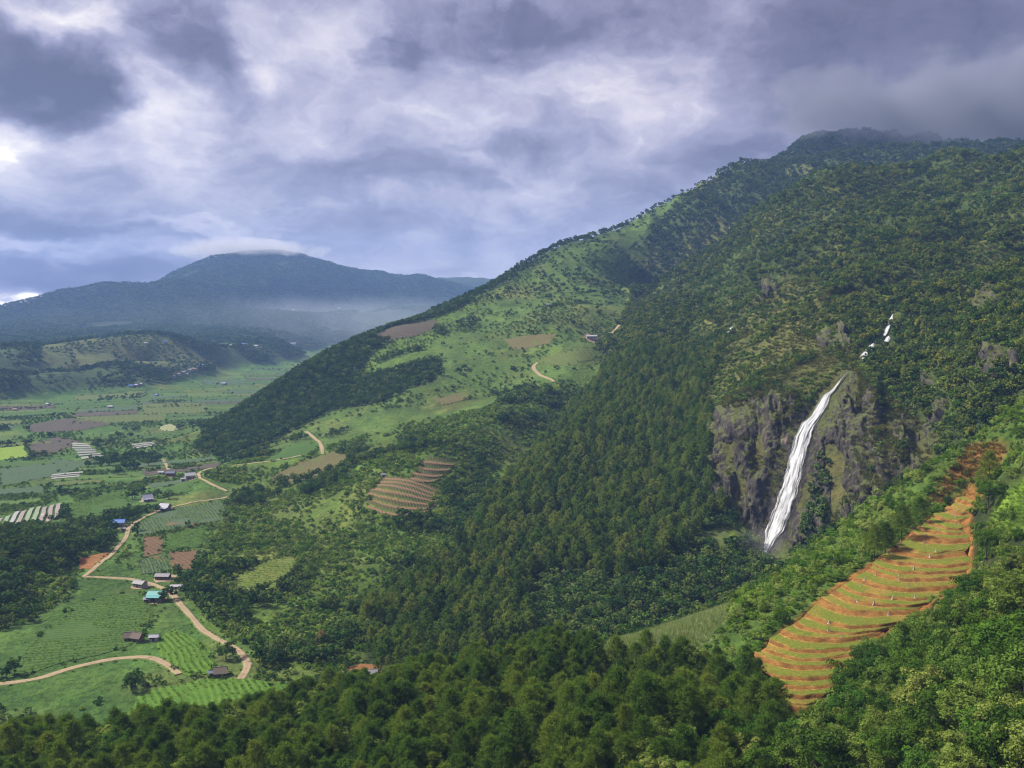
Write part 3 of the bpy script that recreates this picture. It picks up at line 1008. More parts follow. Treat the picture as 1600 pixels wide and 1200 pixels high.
def populate():
    # near ridge
    X, Y, Z = scatter(118, 440, 3.9, seed=1)
    c = cover(X, Y, Z)
    u, v = to_uv(X, Y, Z + 8)
    inn = (v < 1330) & (u > -160) & (u < 1780)
    m = (c == PINE_NEAR) & inn
    mb = m & (U(size=len(X)) < .10 + .25 * (fbm(X, Y, 35, 2, 65) > .25))
    plant('broad_near', X[mb], Y[mb], Z[mb], U(.6, 1.15, mb.sum()))
    m &= ~mb & (U(size=len(X)) < .93)
    s = U(.58, 1.18, m.sum()) * (1 + .18 * fbm(X[m], Y[m], 30, 2, 67))
    plant('pine_near', X[m], Y[m], Z[m], s * U(.95, 1.25, m.sum()), s * .95)
    X, Y, Z = scatter(80, 440, 5.6, seed=2)
    c = cover(X, Y, Z)
    u, v = to_uv(X, Y, Z + 8)
    inn = (v < 1400) & (u > -100) & (u < 1780)
    n = fbm(X, Y, 26, 3, 61)
    m = (c == BROAD_NEAR) & inn & (n > -.28)
    s = U(.5, 1.55, m.sum()) * np.where(v[m] < 900, .65, 1.0) * (1 + .3 * fbm(X[m], Y[m], 18, 2, 63))
    plant('broad_near', X[m], Y[m], Z[m], s * U(.9, 1.2, m.sum()), s)
    mm = (c == BRUSH) & (n > -.12) & (U(size=len(X)) < .7)
    plant('bush_big', X[mm], Y[mm], Z[mm] - .6, U(.5, 1.35, mm.sum()), U(.6, 1.3, mm.sum()))
    mm = (c == BRUSH) & (n < -.25) & (U(size=len(X)) < .3)
    plant('broad_near', X[mm], Y[mm], Z[mm] - 1.5, U(.35, .6, mm.sum()))
    X, Y, Z = scatter(80, 450, 2.0, seed=3)
    c = cover(X, Y, Z)
    m = np.isin(c, (BRUSH,)) & (U(size=len(X)) < .45)
    plant('bush_near', X[m], Y[m], Z[m], U(.3, 1.5, m.sum()), U(.4, 1.3, m.sum()))
    m = np.isin(c, (BROAD_NEAR,)) & (U(size=len(X)) < .4)
    plant('bush_near', X[m], Y[m], Z[m], U(.6, 1.3, m.sum()), U(.7, 1.6, m.sum()))
    m = np.isin(c, (DRY,)) & (U(size=len(X)) < .34)
    plant('bush_near', X[m], Y[m], Z[m], U(.4, .9, m.sum()))
    X, Y, Z = scatter(200, 450, 1.1, seed=4)
    c = cover(X, Y, Z)
    m = c == DRY
    plant('tussock_dry', X[m], Y[m], Z[m], U(.7, 1.3, m.sum()))
    m = c == CORN
    plant('corn', X[m], Y[m], Z[m], U(.8, 1.2, m.sum()))
    m = c == GRASS
    plant('grass', X[m], Y[m], Z[m], U(.7, 1.2, m.sum()))
    # middle distance trees
    X, Y, Z = scatter(300, 1250, 4.4, seed=5)
    c = cover(X, Y, Z)
    q = U(size=len(X))
    n1, n2 = fbm(X, Y, 75, 3, 71), fbm(X, Y, 28, 3, 73)
    p = c == PINE_MID
    m = p & (q < .82) & (n2 < .45)
    s = U(.5, 1.2, m.sum()) * (1 + .2 * n1[m])
    plant('pine_mid', X[m], Y[m], Z[m], s, s)
    m = p & ((q > .88) | (n2 > .45) & (q > .4))
    plant('broad_mid', X[m], Y[m], Z[m], U(.45, 1.0, m.sum()))
    uu, vv = to_uv(X, Y, Z)
    low = np.clip((vv - 700) / 300, 0, 1)                        # woods thicken downhill
    r = np.hypot(X, Y)
    treeish = n1 * .9 + n2 * .5 + low * .35 + np.clip((uu - 700) / 300, 0, .25)
    m = (c == MID) & (treeish > .40 - .1 * low) & (q < .72)
    d = m & (U(size=len(X)) < .30)
    plant('broad_dark', X[d], Y[d], Z[d], U(.55, 1.05, d.sum()))
    d = m & ~d
    plant('broad_mid', X[d], Y[d], Z[d], U(.5, 1.05, d.sum()))
    m = (c == FOOT) & (treeish > .42) & (q < .7)
    plant('broad_mid', X[m], Y[m], Z[m], U(.5, .9, m.sum()))
    m = ((c == SPUR) & (q < .9)) | ((c == WOOD) & (n1 + n2 > -.25) & (q < .50))
    d = m & (U(size=len(X)) < np.where(c == WOOD, .35, .65))
    plant('broad_dark', X[d], Y[d], Z[d], U(.6, 1.0, d.sum()))
    d = m & ~d
    plant('broad_mid', X[d], Y[d], Z[d], U(.6, 1.0, d.sum()))
    m = (c == MIDFIELD) & (n1 * .6 + n2 > .42) & (q < .5)
    plant('broad_dark', X[m], Y[m], Z[m], U(.35, .8, m.sum()))
    m = (c == VALLEY) & (n1 * .7 + n2 * .8 > .34) & (q < .6)
    plant('broad_dark', X[m], Y[m], Z[m], U(.5, .9, m.sum()))
    m = (c == SCRUB) & (n1 * .5 + n2 > -.15) & (q < .6)
    plant('mount', X[m], Y[m], Z[m], U(.35, .75, m.sum()))
    # cliff top and mountain side
    mt = (c == MOUNT)
    gap = n1 * .55 + n2 * .6 > .30
    m = mt & ~gap & (q < .85)
    plant('mount', X[m], Y[m], Z[m], U(.3, 1.0, m.sum()) ** .8 * (1 + .35 * n2[m]))
    m = (c == CLIFF) & (n2 + n1 * .4 > .24) & (q < .45) & ((vv < 650) | (uu > 1290))
    plant('mount', X[m], Y[m], Z[m], U(.3, .6, m.sum()))
    # shrubs between them
    X, Y, Z = scatter(300, 900, 2.5, seed=6)
    c = cover(X, Y, Z)
    q = U(size=len(X))
    n = fbm(X, Y, 30, 3, 81)
    m = (np.isin(c, (MID, FOOT)) & (n + q * .9 > .24)) | ((c == WOOD) & (q < .6))
    d = m & (U(size=len(X)) < .33)
    plant('shrub_dark', X[d], Y[d], Z[d], U(.5, 1.2, d.sum()))
    d = m & ~d
    plant('bush_mid', X[d], Y[d], Z[d], U(.5, 1.3, d.sum()))
    m = (c == MOUNT) & (q < .45)
    plant('shrub_dark', X[m], Y[m], Z[m], U(.5, 1.3, m.sum()))
    m = ((c == MOUNT) | (c == SCRUB)) & (q > .55) & (n > .05)
    plant('bush_mid', X[m], Y[m], Z[m], U(.5, 1.4, m.sum()))
    m = (c == VALLEY) & (n + fbm(X, Y, 110, 2, 97) * .6 > .05) & (q < .5)
    plant('bush_mid', X[m], Y[m], Z[m], U(.35, .9, m.sum()))
    m = (c == VALLEY) & (n - fbm(X, Y, 70, 2, 98) * .6 > .12) & (q > .55)
    plant('shrub_dark', X[m], Y[m], Z[m], U(.4, 1.0, m.sum()))
    Xc, Yc, Zc = scatter(470, 660, 1.3, seed=16)
    cc = cover(Xc, Yc, Zc) == CLIFF
    Xc, Yc, Zc = Xc[cc], Yc[cc], Zc[cc]
    uc, vc = to_uv(Xc, Yc, Zc)
    qc = U(size=len(Xc))
    nc = fbm(Xc, Yc, 16, 3, 93)
    g = np.clip((668 - vc) / 70, 0, 1) * .7 + nc * .75 + np.clip((uc - 1320) / 60, 0, 1) * .22 - .06
    m = (g + qc * .5 > .55)
    plant('tussock_olive', Xc[m], Yc[m], Zc[m], U(.7, 1.5, m.sum()))
    m = (g + qc * .5 > .80) & (U(size=len(Xc)) < .30)
    plant('shrub_dark', Xc[m], Yc[m], Zc[m], U(.5, 1.4, m.sum()))
    m = (np.abs(uc - 1272) < 22) & (vc > 690) & (qc < .3)
    plant('shrub_dark', Xc[m], Yc[m], Zc[m], U(.8, 1.8, m.sum()))
    m = ((c == MOUNT) & (q > .6) | (c == SCRUB) & (q > .45)) & (np.hypot(X, Y) < 1000)
    plant('tussock_olive', X[m], Y[m], Z[m], U(.8, 1.5, m.sum()))
    # farther slopes
    X, Y, Z = scatter(900, 1320, 3.4, th=.6, seed=17)
    c = cover(X, Y, Z)
    q = U(size=len(X))
    m = (c == MOUNT) & (q < .45)
    plant('shrub_dark', X[m], Y[m], Z[m], U(.6, 1.6, m.sum()))
    m = ((c == MOUNT) & (q > .7)) | ((c == MIDFIELD) & (q > .965))
    plant('bush_mid', X[m], Y[m], Z[m], U(.6, 1.6, m.sum()))
    X, Y, Z = scatter(900, 1500, 5.5, seed=7)
    c = cover(X, Y, Z)
    q = U(size=len(X))
    n = fbm(X, Y, 60, 3, 83)
    m = np.isin(c, (MID, MIDFIELD, VALLEY)) & (n + q * .6 > .50)
    plant('shrub_dark', X[m], Y[m], Z[m], U(.6, 1.3, m.sum()))
    X, Y, Z = scatter(1250, 2600, 7.5, seed=8)
    c = cover(X, Y, Z)
    q = U(size=len(X))
    n = fbm(X, Y, 110, 3, 85)
    m = (c == MOUNT)
    plant('mount_far', X[m], Y[m], Z[m], U(.8, 1.4, m.sum()))
    m = (c == SPUR) & ((q < .45) | (np.hypot(X, Y) < 1400))
    plant('dark_far', X[m], Y[m], Z[m], U(.5, 1.2, m.sum()))
    m = (c == MIDFIELD) & (n > -.05) & (q < .40)
    plant('dark_far', X[m], Y[m], Z[m], U(.5, 1.0, m.sum()))
    m = (c == PLATEAU) & (n + q * .4 > .12)
    plant('dark_far', X[m], Y[m], Z[m], U(.7, 1.3, m.sum()))
    m = (c == PLATEAU_TOP) & (n + fbm(X, Y, 50, 2, 99) > .15) & (q < .6)
    plant('dark_far', X[m], Y[m], Z[m], U(.5, .9, m.sum()))
    m = (c == VALLEY) & (fbm(X, Y, 90, 3, 87) > .34) & (q < .45)
    plant('dark_far', X[m], Y[m], Z[m], U(.4, .8, m.sum()))
    X, Y, Z = scatter(2600, 5600, 17, seed=9)
    c = cover(X, Y, Z)
    q = U(size=len(X))
    n = fbm(X, Y, 300, 4, 89)
    m = np.isin(c, (FAR, MOUNT, PLATEAU)) & (n < .5)
    plant('dark_far', X[m], Y[m], Z[m], U(1.6, 3.2, m.sum()), U(1.0, 1.8, m.sum()))
    m = (c == VALLEY) & (n > .15) & (q < .5)
    plant('dark_far', X[m], Y[m], Z[m], U(.8, 1.6, m.sum()))


populate()
KEEP_OUT = []


def clear_of(P):
    """leave roads, yards and fields free of trees"""
    ok = np.ones(len(P), bool)
    for (x, y, rad) in KEEP_OUT:
        ok &= (P[:, 0] - x) ** 2 + (P[:, 1] - y) ** 2 > rad * rad
    for poly in KEEP_POLY:
        b = np.array(poly)
        k = (P[:, 0] > b[:, 0].min()) & (P[:, 0] < b[:, 0].max()) & (P[:, 1] > b[:, 1].min()) & (P[:, 1] < b[:, 1].max()) & ok
        i = np.where(k)[0]
        if len(i):
            ok[i] &= ~in_poly(P[i, 0], P[i, 1], poly)
    return ok


KEEP_POLY = []

# ------------------------------------------------------------------ terraced field
def mat_tread():
    m, N = material('terrace_grass_and_soil')
    pos = N.n('ShaderNodeNewGeometry').outputs['Position']
    q = N.n('ShaderNodeAttribute', attribute_name='across').outputs['Fac']
    rnd = N.n('ShaderNodeObjectInfo').outputs['Random']
    n1 = N.noise(pos, .22, 5, .6)
    n2 = N.noise(pos, 1.4, 5, .65)
    g = N.mix(n1, (.085, .145, .016), (.205, .190, .034))
    soil = N.mix(n2, (.27, .135, .036), (.40, .235, .075))
    edge = N.m('ABSOLUTE', N.m('SUBTRACT', q, N.m('ADD', .42, N.m('MULTIPLY', N.m('SUBTRACT', n1, .5), .7))))
    f = N.ss(N.m('ADD', edge, N.m('MULTIPLY', N.m('SUBTRACT', n2, .5), .55)), .34, .60)
    f = N.m('MULTIPLY_ADD', N.m('MULTIPLY', N.ss(N.noise(pos, .07, 3, .5), .48, .66), N.m('FRACT', N.m('MULTIPLY', rnd, 5.7))), .75, f, clamp=True)
    c = N.mix(f, g, soil)
    c = N.mix(1.0, c, N.ramp(n2, [(.3, (.62, .62, .6)), (.6, (1.05, 1.05, 1))]), 'MULTIPLY')
    finish(N, principled(N, c, .95, .1, (N.m('ADD', n2, N.noise(pos, 5, 3, .6)), .8, .35)))
    return m


def mat_riser():
    m, N = material('terrace_bank_soil')
    pos = N.n('ShaderNodeNewGeometry').outputs['Position']
    n1 = N.noise(pos, .35, 5, .6)
    n2 = N.noise(N.vm('MULTIPLY', pos, (1, 1, 2.4)), 2.2, 6, .7)
    c = N.ramp(n1, [(.30, (.120, .060, .022)), (.5, (.235, .114, .031)), (.72, (.35, .190, .055))])
    c = N.mix(N.ss(n2, .56, .72), c, (.120, .110, .030))
    c = N.mix(1.0, c, N.ramp(n2, [(.25, (.5, .5, .5)), (.6, (1.1, 1.1, 1.1))]), 'MULTIPLY')
    finish(N, principled(N, c, .95, .1, (n2, 1.0, .5)))
    return m


TERRACE_BVH = None


def build_terraces():
    global TERRACE_BVH
    root = obj('terraced_field', None, loc=tuple(terrace_line(.5, 3)[1]), kind='structure',
               label='stepped hillside field of grassy treads and orange earth banks above the near forest')
    o0 = np.array(root.location)
    mt, mr = mat_tread(), mat_riser()
    K, n = 28, 44
    ts = np.linspace(0, 1, K + 1) + np.concatenate([[0], RNG.uniform(-.013, .013, K - 1), [0]])
    lines = [terrace_line(t, n, 1.0) for t in ts]
    allV, allF, base = [], [], 0
    for k in range(K):
        A, B = lines[k].copy(), lines[k + 1].copy()
        dz = B[0, 2] - A[0, 2]
        D = B - A
        rows = []
        wv = fbm(A[:, 0], A[:, 1], 6, 3, 200 + k)[:, None]
        for (f, zf, q) in ((-.03, -.35, 0), (0, 0, 0), (.05, .10, .06), (.25, .16, .25), (.48, .26, .55), (.70, .36, 1.0), (.78, .60, 1), (.89, .90, 1), (.985, 1.02, 1)):
            ff = f + (.05 * wv if 0 < f < .9 else 0)
            p = A + D * ff
            p[:, 2] = A[:, 2] + dz * zf + (.10 * fbm(p[:, 0], p[:, 1], 2.2, 2, 300 + k) if 0 < f < .98 else 0)
            rows.append((p, q))
        V = np.concatenate([p for p, _ in rows])
        qa = np.concatenate([np.full(n, q) for _, q in rows])
        R = len(rows)
        idx = np.arange(R * n).reshape(R, n)
        F = np.stack([idx[:-1, :-1], idx[:-1, 1:], idx[1:, 1:], idx[1:, :-1]], -1).reshape(-1, 4)
        me = mesh_np('terrace_step', V - o0, F, True, None, {'across': ('FLOAT', 'POINT', qa.astype(np.float32))})
        me.materials.append(mt)
        me.materials.append(mr)
        mi = np.repeat(np.array([1, 0, 0, 0, 0, 1, 1, 1]), n - 1)
        me.polygons.foreach_set('material_index', mi.astype(np.int32))
        obj('terrace_step', me, root)
        allV.append(V)
        allF.append(F + base)
        base += len(V)
    from mathutils.bvhtree import BVHTree
    TERRACE_BVH = BVHTree.FromPolygons(np.concatenate(allV).tolist(), np.concatenate(allF).tolist())


T_PX = [(p[1], p[2]) for p in TL] + [(p[1], p[2]) for p in TR[::-1]]


def drop_before_terraces():
    """no tall trees right below the terraced field"""
    for k in ('pine_near', 'broad_near'):
        A = np.concatenate(PLANTS[k])
        bad = np.zeros(len(A), bool)
        for f in (5.5, 8.5):
            u, v = to_uv(A[:, 0], A[:, 1], A[:, 2] + f * A[:, 4])
            bad |= in_poly(u, v, T_PX)
        PLANTS[k] = [A[~bad]]
        if k == 'broad_near':
            B = A[bad]
            plant('bush_near', B[:, 0], B[:, 1], B[:, 2], U(.8, 1.5, len(B)))


def on_terrace(u, v):
    x, y, z = ray(u, v)
    p, nn, i, d = TERRACE_BVH.ray_cast(Vector((0, 0, 0)), Vector((float(x), float(y), float(z))).normalized())
    return p


# ------------------------------------------------------------------ ribbons (roads) and draped sheets (fields)
def mat_dirt():
    m, N = material('dirt_track')
    pos = N.n('ShaderNodeNewGeometry').outputs['Position']
    q = N.n('ShaderNodeAttribute', attribute_name='across').outputs['Fac']
    n1, n2 = N.noise(pos, .25, 5, .6), N.noise(pos, 1.5, 5, .7)
    c = N.ramp(n1, [(.3, (.17, .125, .075)), (.55, (.27, .205, .130)), (.75, (.22, .150, .085))])
    c = N.mix(N.ss(n2, .60, .75), c, (.16, .17, .06))
    rut = N.m('EXPONENT', N.m('MULTIPLY', N.m('POWER', N.m('DIVIDE', N.m('SUBTRACT', q, .24), .09), 2), -1))
    c = N.mix(N.m('MULTIPLY', rut, .35), c, (.33, .27, .19))
    verge = N.ss(N.m('ADD', q, N.m('MULTIPLY', N.m('SUBTRACT', N.noise(pos, .6, 4, .6), .5), .5)), .36, .50)
    c = N.mix(verge, c, (.075, .115, .028))
    finish(N, principled(N, c, .95, .1, (n2, .6, .2)))
    return m


MAT_DIRT = mat_dirt()


def resample(P, step):
    P = np.asarray(P, float)
    d = np.concatenate([[0], np.cumsum(np.linalg.norm(np.diff(P[:, :2], axis=0), axis=1))])
    n = max(3, int(d[-1] / step))
    q = np.linspace(0, d[-1], n)
    out = np.stack([np.interp(q, d, P[:, i]) for i in range(3)], -1)
    for _ in range(2):
        out[1:-1] = (out[:-2] + 2 * out[1:-1] + out[2:]) / 4
    return out


EDGE = {'bush_mid': [], 'shrub_dark': []}


def hedge(P, step, prob, k=1.0):
    """scattered bushes along the edge of a plot"""
    n = len(P)
    for i in range(n):
        a, b = np.array(P[i][:2]), np.array(P[(i + 1) % n][:2])
        m = max(1, int(np.linalg.norm(b - a) / step))
        for j in range(m):
            if random.random() < prob:
                p = a + (b - a) * (j + random.random()) / m + np.array([random.gauss(0, 1.3), random.gauss(0, 1.3)])
                s = random.uniform(.25, .8) * k
                EDGE[random.choice(('bush_mid', 'shrub_dark', 'shrub_dark'))].append((p[0], p[1], float(H(p[0], p[1])), s, s * random.uniform(.8, 1.2)))


def ribbon(name, P, w, mat, label, lift=.35, follow=True, clear=None):
    P = resample(P, 3.0)
    t = _unit(np.gradient(P[:, :2], axis=0))
    s = np.stack([-t[:, 1], t[:, 0]], -1)
    wv = w * (1 + .30 * fbm(P[:, 0], P[:, 1], 12, 3, 91))
    cols = []
    for q in (-.70, -.46, -.24, 0, .24, .46, .70):
        c = np.concatenate([P[:, :2] + s * (wv * q)[:, None], P[:, 2:3]], 1)
        hz = H(c[:, 0], c[:, 1]) if follow else P[:, 2]
        c[:, 2] = hz + (lift if abs(q) < .5 else -.25) - (.06 if q == 0 else 0)
        cols.append(c)
    if follow:
        zm = np.max([c[:, 2] for c in cols[1:6]], axis=0)
        for c in cols[1:6]:
            c[:, 2] = c[:, 2] * .4 + zm * .6
    V = np.stack(cols, 1)
    n = len(P)
    i = np.arange(n * 7).reshape(n, 7)
    qa = np.tile(np.array([.7, .46, .24, 0, .24, .46, .7], np.float32), n)
    F = np.stack([i[:-1, :-1], i[:-1, 1:], i[1:, 1:], i[1:, :-1]], -1).reshape(-1, 4)
    o = obj(name, mesh_np(name, V.reshape(-1, 3), F, True, mat, {'across': ('FLOAT', 'POINT', qa)}), kind='structure', label=label)
    if clear:
        for p, sd, ww in zip(P, s, wv):
            for sg in (-1, 1):
                if random.random() < .6:
                    e = p[:2] + sd * sg * ww * random.uniform(.5, .95)
                    k = random.uniform(.18, .5)
                    EDGE['bush_mid'].append((e[0], e[1], float(H(e[0], e[1])), k, k))
        for p in P[::2]:
            r = math.hypot(p[0], p[1])
            for back, rad in clear:
                k = 1 - back / r
                KEEP_OUT.append((p[0] * k, p[1] * k, rad))
    return o


def px_path(pts, rmin=0, rmax=1e9):
    out = [hit(u, v, rmin, rmax) for u, v in pts]
    return np.array([p for p in out if p is not None])


_cl = ((0, 5.0), (7, 4.0), (14, 3.0))
ROADS = [
    ([(-420, 1082), (-240, 1084), (-60, 1076), (0, 1070), (60, 1062), (110, 1045), (170, 1031), (210, 1027), (238, 1028), (262, 1040), (280, 1054)], 3.4, 'pale dirt road curving across the bottom of the valley at the photo edge'),
    ([(375, 1062), (385, 1050), (388, 1038), (378, 1022), (362, 1010), (340, 1000), (316, 985), (297, 962), (282, 946), (272, 932), (258, 921), (236, 912), (205, 905), (165, 903), (130, 902)], 3.4, 'dirt road winding down past the teal roofed house'),
    ([(130, 902), (146, 890), (166, 874), (186, 854), (198, 838), (201, 825), (214, 815), (240, 802), (262, 795), (300, 785), (355, 777)], 3.0, 'dirt road climbing past the blue roofed house'),
    ([(355, 768), (330, 757), (312, 748), (309, 741), (318, 735), (335, 731), (370, 727), (430, 720), (470, 712)], 2.8, 'dirt road bending round the white house'),
    ([(265, 737), (260, 727), (255, 718)], 3.2, 'short dirt track above the dark roofed hut'),
    ([(504, 710), (503, 700), (500, 692), (488, 682), (478, 675)], 3.6, 'short dirt track on the middle slope'),
    ([(866, 597), (846, 588), (834, 577), (833, 571), (840, 567)], 4.5, 'pale bare track on the high slope below the white long house'),
    ([(955, 522), (962, 515), (968, 508)], 4.0, 'short pale track beside the white long house'),
]


def build_roads():
    for pts, w, lb in ROADS:
        ribbon('dirt_road', px_path(pts, rmin=300), w, MAT_DIRT, lb, clear=_cl)


def crop_material(name, a, b, period=2.0, angle=0.0, rows=.6, warp=0.0, soil=None, patch=.0):
    m, N = material(name)
    pos = N.n('ShaderNodeNewGeometry').outputs['Position']
    x, y, z = N.sep(pos)
    s = N.m('ADD', N.m('MULTIPLY', x, math.cos(angle) / period), N.m('MULTIPLY', y, math.sin(angle) / period))
    if warp:
        s = N.m('ADD', s, N.m('MULTIPLY', N.noise(pos, .02, 2, .5), warp))
    n1 = N.noise(pos, .12, 4, .6)
    n2 = N.noise(pos, .9, 5, .65)
    tri = N.m('PINGPONG', N.m('ADD', s, N.m('MULTIPLY', n2, .25)), .5)
    f = N.m('MULTIPLY', N.ss(N.m('MULTIPLY_ADD', N.m('SUBTRACT', n1, .5), .5, tri), .10, .42), rows * .7)
    f = N.m('ADD', f, N.m('MULTIPLY', N.m('SUBTRACT', n1, .5), .9), clamp=True)
    c = N.mix(f, a, b)
    if soil:
        c = N.mix(N.ss(N.noise(pos, .05, 4, .6), .62 - patch, .70 - patch), c, soil)
    c = N.mix(1.0, c, N.ramp(n2, [(.25, (.6, .62, .6)), (.65, (1.12, 1.1, 1.05))]), 'MULTIPLY')
    finish(N, principled(N, c, .95, .1, (N.m('ADD', N.m('MULTIPLY', tri, 1.5), n2), .8, .5)))
    return m


CM = {
    'cabbage': crop_material('crop_bluegreen', (.060, .095, .050), (.100, .145, .085), 1.6, .5, .6, soil=(.19, .10, .06), patch=.02),
    'green': crop_material('crop_green', (.045, .095, .020), (.070, .130, .026), 2.2, 1.2, .5),
    'green2': crop_material('crop_green_rows', (.045, .092, .022), (.078, .130, .030), 3.2, 1.75, .8, warp=6.0),
    'bright': crop_material('crop_bright', (.065, .140, .018), (.100, .180, .026), 2.6, .55, .8, warp=7.0),
    'lime': crop_material('crop_lime', (.150, .230, .030), (.200, .265, .050), 4.0, .2, .4),
    'contour': crop_material('crop_contour', (.085, .130, .024), (.150, .150, .045), 3.4, 1.9, 1.0, warp=9.0),
    'soil': crop_material('soil_purple', (.070, .062, .050), (.098, .082, .064), 5.0, .9, .4),
    'red': crop_material('soil_red', (.115, .075, .044), (.160, .098, .056), 3.0, .7, .5, soil=(.09, .11, .03), patch=.02),
    'brown': crop_material('soil_brown', (.100, .095, .040), (.130, .108, .048), 3.0, 2.0, .6, soil=(.09, .12, .03), patch=.05),
    'mauve': crop_material('soil_mauve', (.070, .062, .046), (.098, .080, .056), 3.6, 1.6, .6),
    'pale': crop_material('crop_pale', (.200, .225, .110), (.270, .270, .160), 5.0, .3, .6),
    'olive': crop_material('crop_olive', (.082, .110, .032), (.115, .135, .042), 6.0, .4, .4),
    'teal': crop_material('crop_grey_green', (.056, .092, .048), (.074, .112, .058), 3.0, 1.1, .5),
    'pasture': crop_material('pasture_green', (.070, .120, .028), (.098, .145, .034), 4.0, .6, .3),
    'orange': crop_material('bare_orange', (.19, .090, .038), (.26, .135, .060), 4.0, 1.0, .3),
}


def drape(name, poly, mat, label, cell=7.0, lift=.35, jag=1.2):
    """a sheet laid over the land inside a world polygon"""
    P = []
    n = len(poly)
    for i in range(n):
        a, b = np.array(poly[i][:2]), np.array(poly[(i + 1) % n][:2])
        k = max(1, int(np.linalg.norm(b - a) / min(cell, 5)))
        for j in range(k):
            P.append(a + (b - a) * j / k)
    P = np.array(P)
    P = P + np.stack([fbm(P[:, 0], P[:, 1], 22, 3, 95), fbm(P[:, 0], P[:, 1], 22, 3, 96)], -1) * jag * 2.2
    bm = bmesh.new()
    vs = [bm.verts.new((p[0], p[1], 0)) for p in P]
    try:
        bm.faces.new(vs)
    except ValueError:
        bm.free()
        return None
    lo, hi = P.min(0), P.max(0)
    for ax in (0, 1):
        k = int((hi[ax] - lo[ax]) / cell)
        for j in range(1, k + 1):
            co = [0, 0, 0]
            no = [0, 0, 0]
            co[ax] = lo[ax] + (hi[ax] - lo[ax]) * j / (k + 1)
            no[ax] = 1
            bmesh.ops.bisect_plane(bm, geom=bm.verts[:] + bm.edges[:] + bm.faces[:], plane_co=co, plane_no=no)
    bmesh.ops.triangulate(bm, faces=bm.faces[:])
    V = np.array([v.co[:] for v in bm.verts])
    rim = np.array([v.is_boundary for v in bm.verts])
    V[:, 2] = H(V[:, 0], V[:, 1]) + np.where(rim, lift - .1, lift)
    for v, c in zip(bm.verts, V):
        v.co.z = c[2]
    me = bpy.data.meshes.new(name)
    bm.normal_update()
    for f in bm.faces:
        if f.normal.z < 0:
            f.normal_flip()
        f.smooth = True
    bm.to_mesh(me)
    bm.free()
    me.materials.append(mat)
    return obj(name, me, kind='structure', label=label)


FIELDS = [
    ('cabbage', [(214, 818), (262, 797), (352, 781), (348, 812), (300, 822), (255, 830), (216, 838)], 'blue green cabbage field on the slope beside the dirt road'),
    ('green', [(258, 836), (322, 822), (318, 855), (256, 860)], 'green vegetable plot between red soil patches'),
    ('red', [(222, 840), (254, 838), (252, 864), (224, 872)], 'bare red soil patch beside the dirt road'),
    ('cabbage', [(214, 876), (262, 866), (268, 892), (216, 898)], 'lower blue green vegetable plot under the red soil'),
    ('red', [(266, 864), (312, 860), (300, 890), (270, 892)], 'reddish brown plot below the green vegetable plot'),
    ('contour', [(352, 915), (378, 896), (418, 876), (455, 868), (470, 884), (446, 912), (402, 932), (362, 928)], 'yellow green field with curved planting lines on the slope'),
    ('bright', [(250, 1002), (272, 984), (300, 996), (324, 1012), (338, 1040), (330, 1054), (296, 1056), (262, 1038), (248, 1020)], 'bright green striped field below the winding road'),
    ('bright', [(190, 1120), (222, 1086), (262, 1070), (320, 1062), (390, 1063), (462, 1073), (440, 1096), (300, 1120)], 'bright green field just behind the near forest'),
    ('green2', [(10, 1050), (60, 995), (125, 942), (195, 926), (236, 932), (240, 962), (205, 1008), (150, 1024), (90, 1040), (40, 1058)], 'large terraced green field at the lower edge of the valley'),
    ('lime', [(-20, 703), (38, 696), (44, 714), (-20, 722)], 'lime green plot in the valley at the photo edge'),
    ('soil', [(44, 697), (86, 682), (128, 690), (92, 706), (50, 713)], 'purple brown bare plot in the valley'),
    ('soil', [(45, 664), (100, 654), (178, 662), (120, 674), (48, 676)], 'long dark bare plot across the valley'),
    ('pale', [(248, 668), (262, 662), (284, 668), (270, 674), (250, 673)], 'small pale yellow plot in the valley'),
    ('teal', [(0, 735), (90, 718), (150, 722), (100, 742), (0, 760)], 'grey green plot in the valley'),
    ('green', [(105, 790), (190, 765), (205, 790), (150, 812), (108, 816)], 'dark green field behind the blue roofed house'),
    ('green', [(408, 722), (462, 692), (488, 690), (496, 703), (470, 715)], 'green triangular field on the middle slope'),
    ('brown', [(418, 748), (470, 722), (522, 706), (546, 714), (520, 738), (450, 754)], 'brown fallow field on the middle slope'),
    ('mauve', [(582, 528), (610, 512), (682, 500), (690, 510), (650, 526), (600, 532)], 'dark bare field near the crest of the spur'),
    ('brown', [(786, 530), (868, 522), (858, 538), (800, 546)], 'brown strip field on the high slope'),
    ('brown', [(676, 624), (730, 612), (736, 622), (690, 634)], 'small brown plot on the middle slope'),
    ('olive', [(840, 562), (880, 552), (925, 546), (935, 556), (900, 570), (868, 574)], 'yellow green plot beside the pale bare track'),
    ('orange', [(118, 892), (124, 872), (160, 864), (172, 862), (160, 878), (140, 890)], 'orange earth cutting above the road bend'),
    ('orange', [(536, 1046), (560, 1038), (596, 1040), (590, 1050), (545, 1052)], 'bare orange earth behind the near forest'),
    ('olive', [(1082, 850), (1112, 828), (1158, 826), (1168, 840), (1130, 858)], 'sunny green clearing beside the foot of the waterfall'),
]


CROPS = []


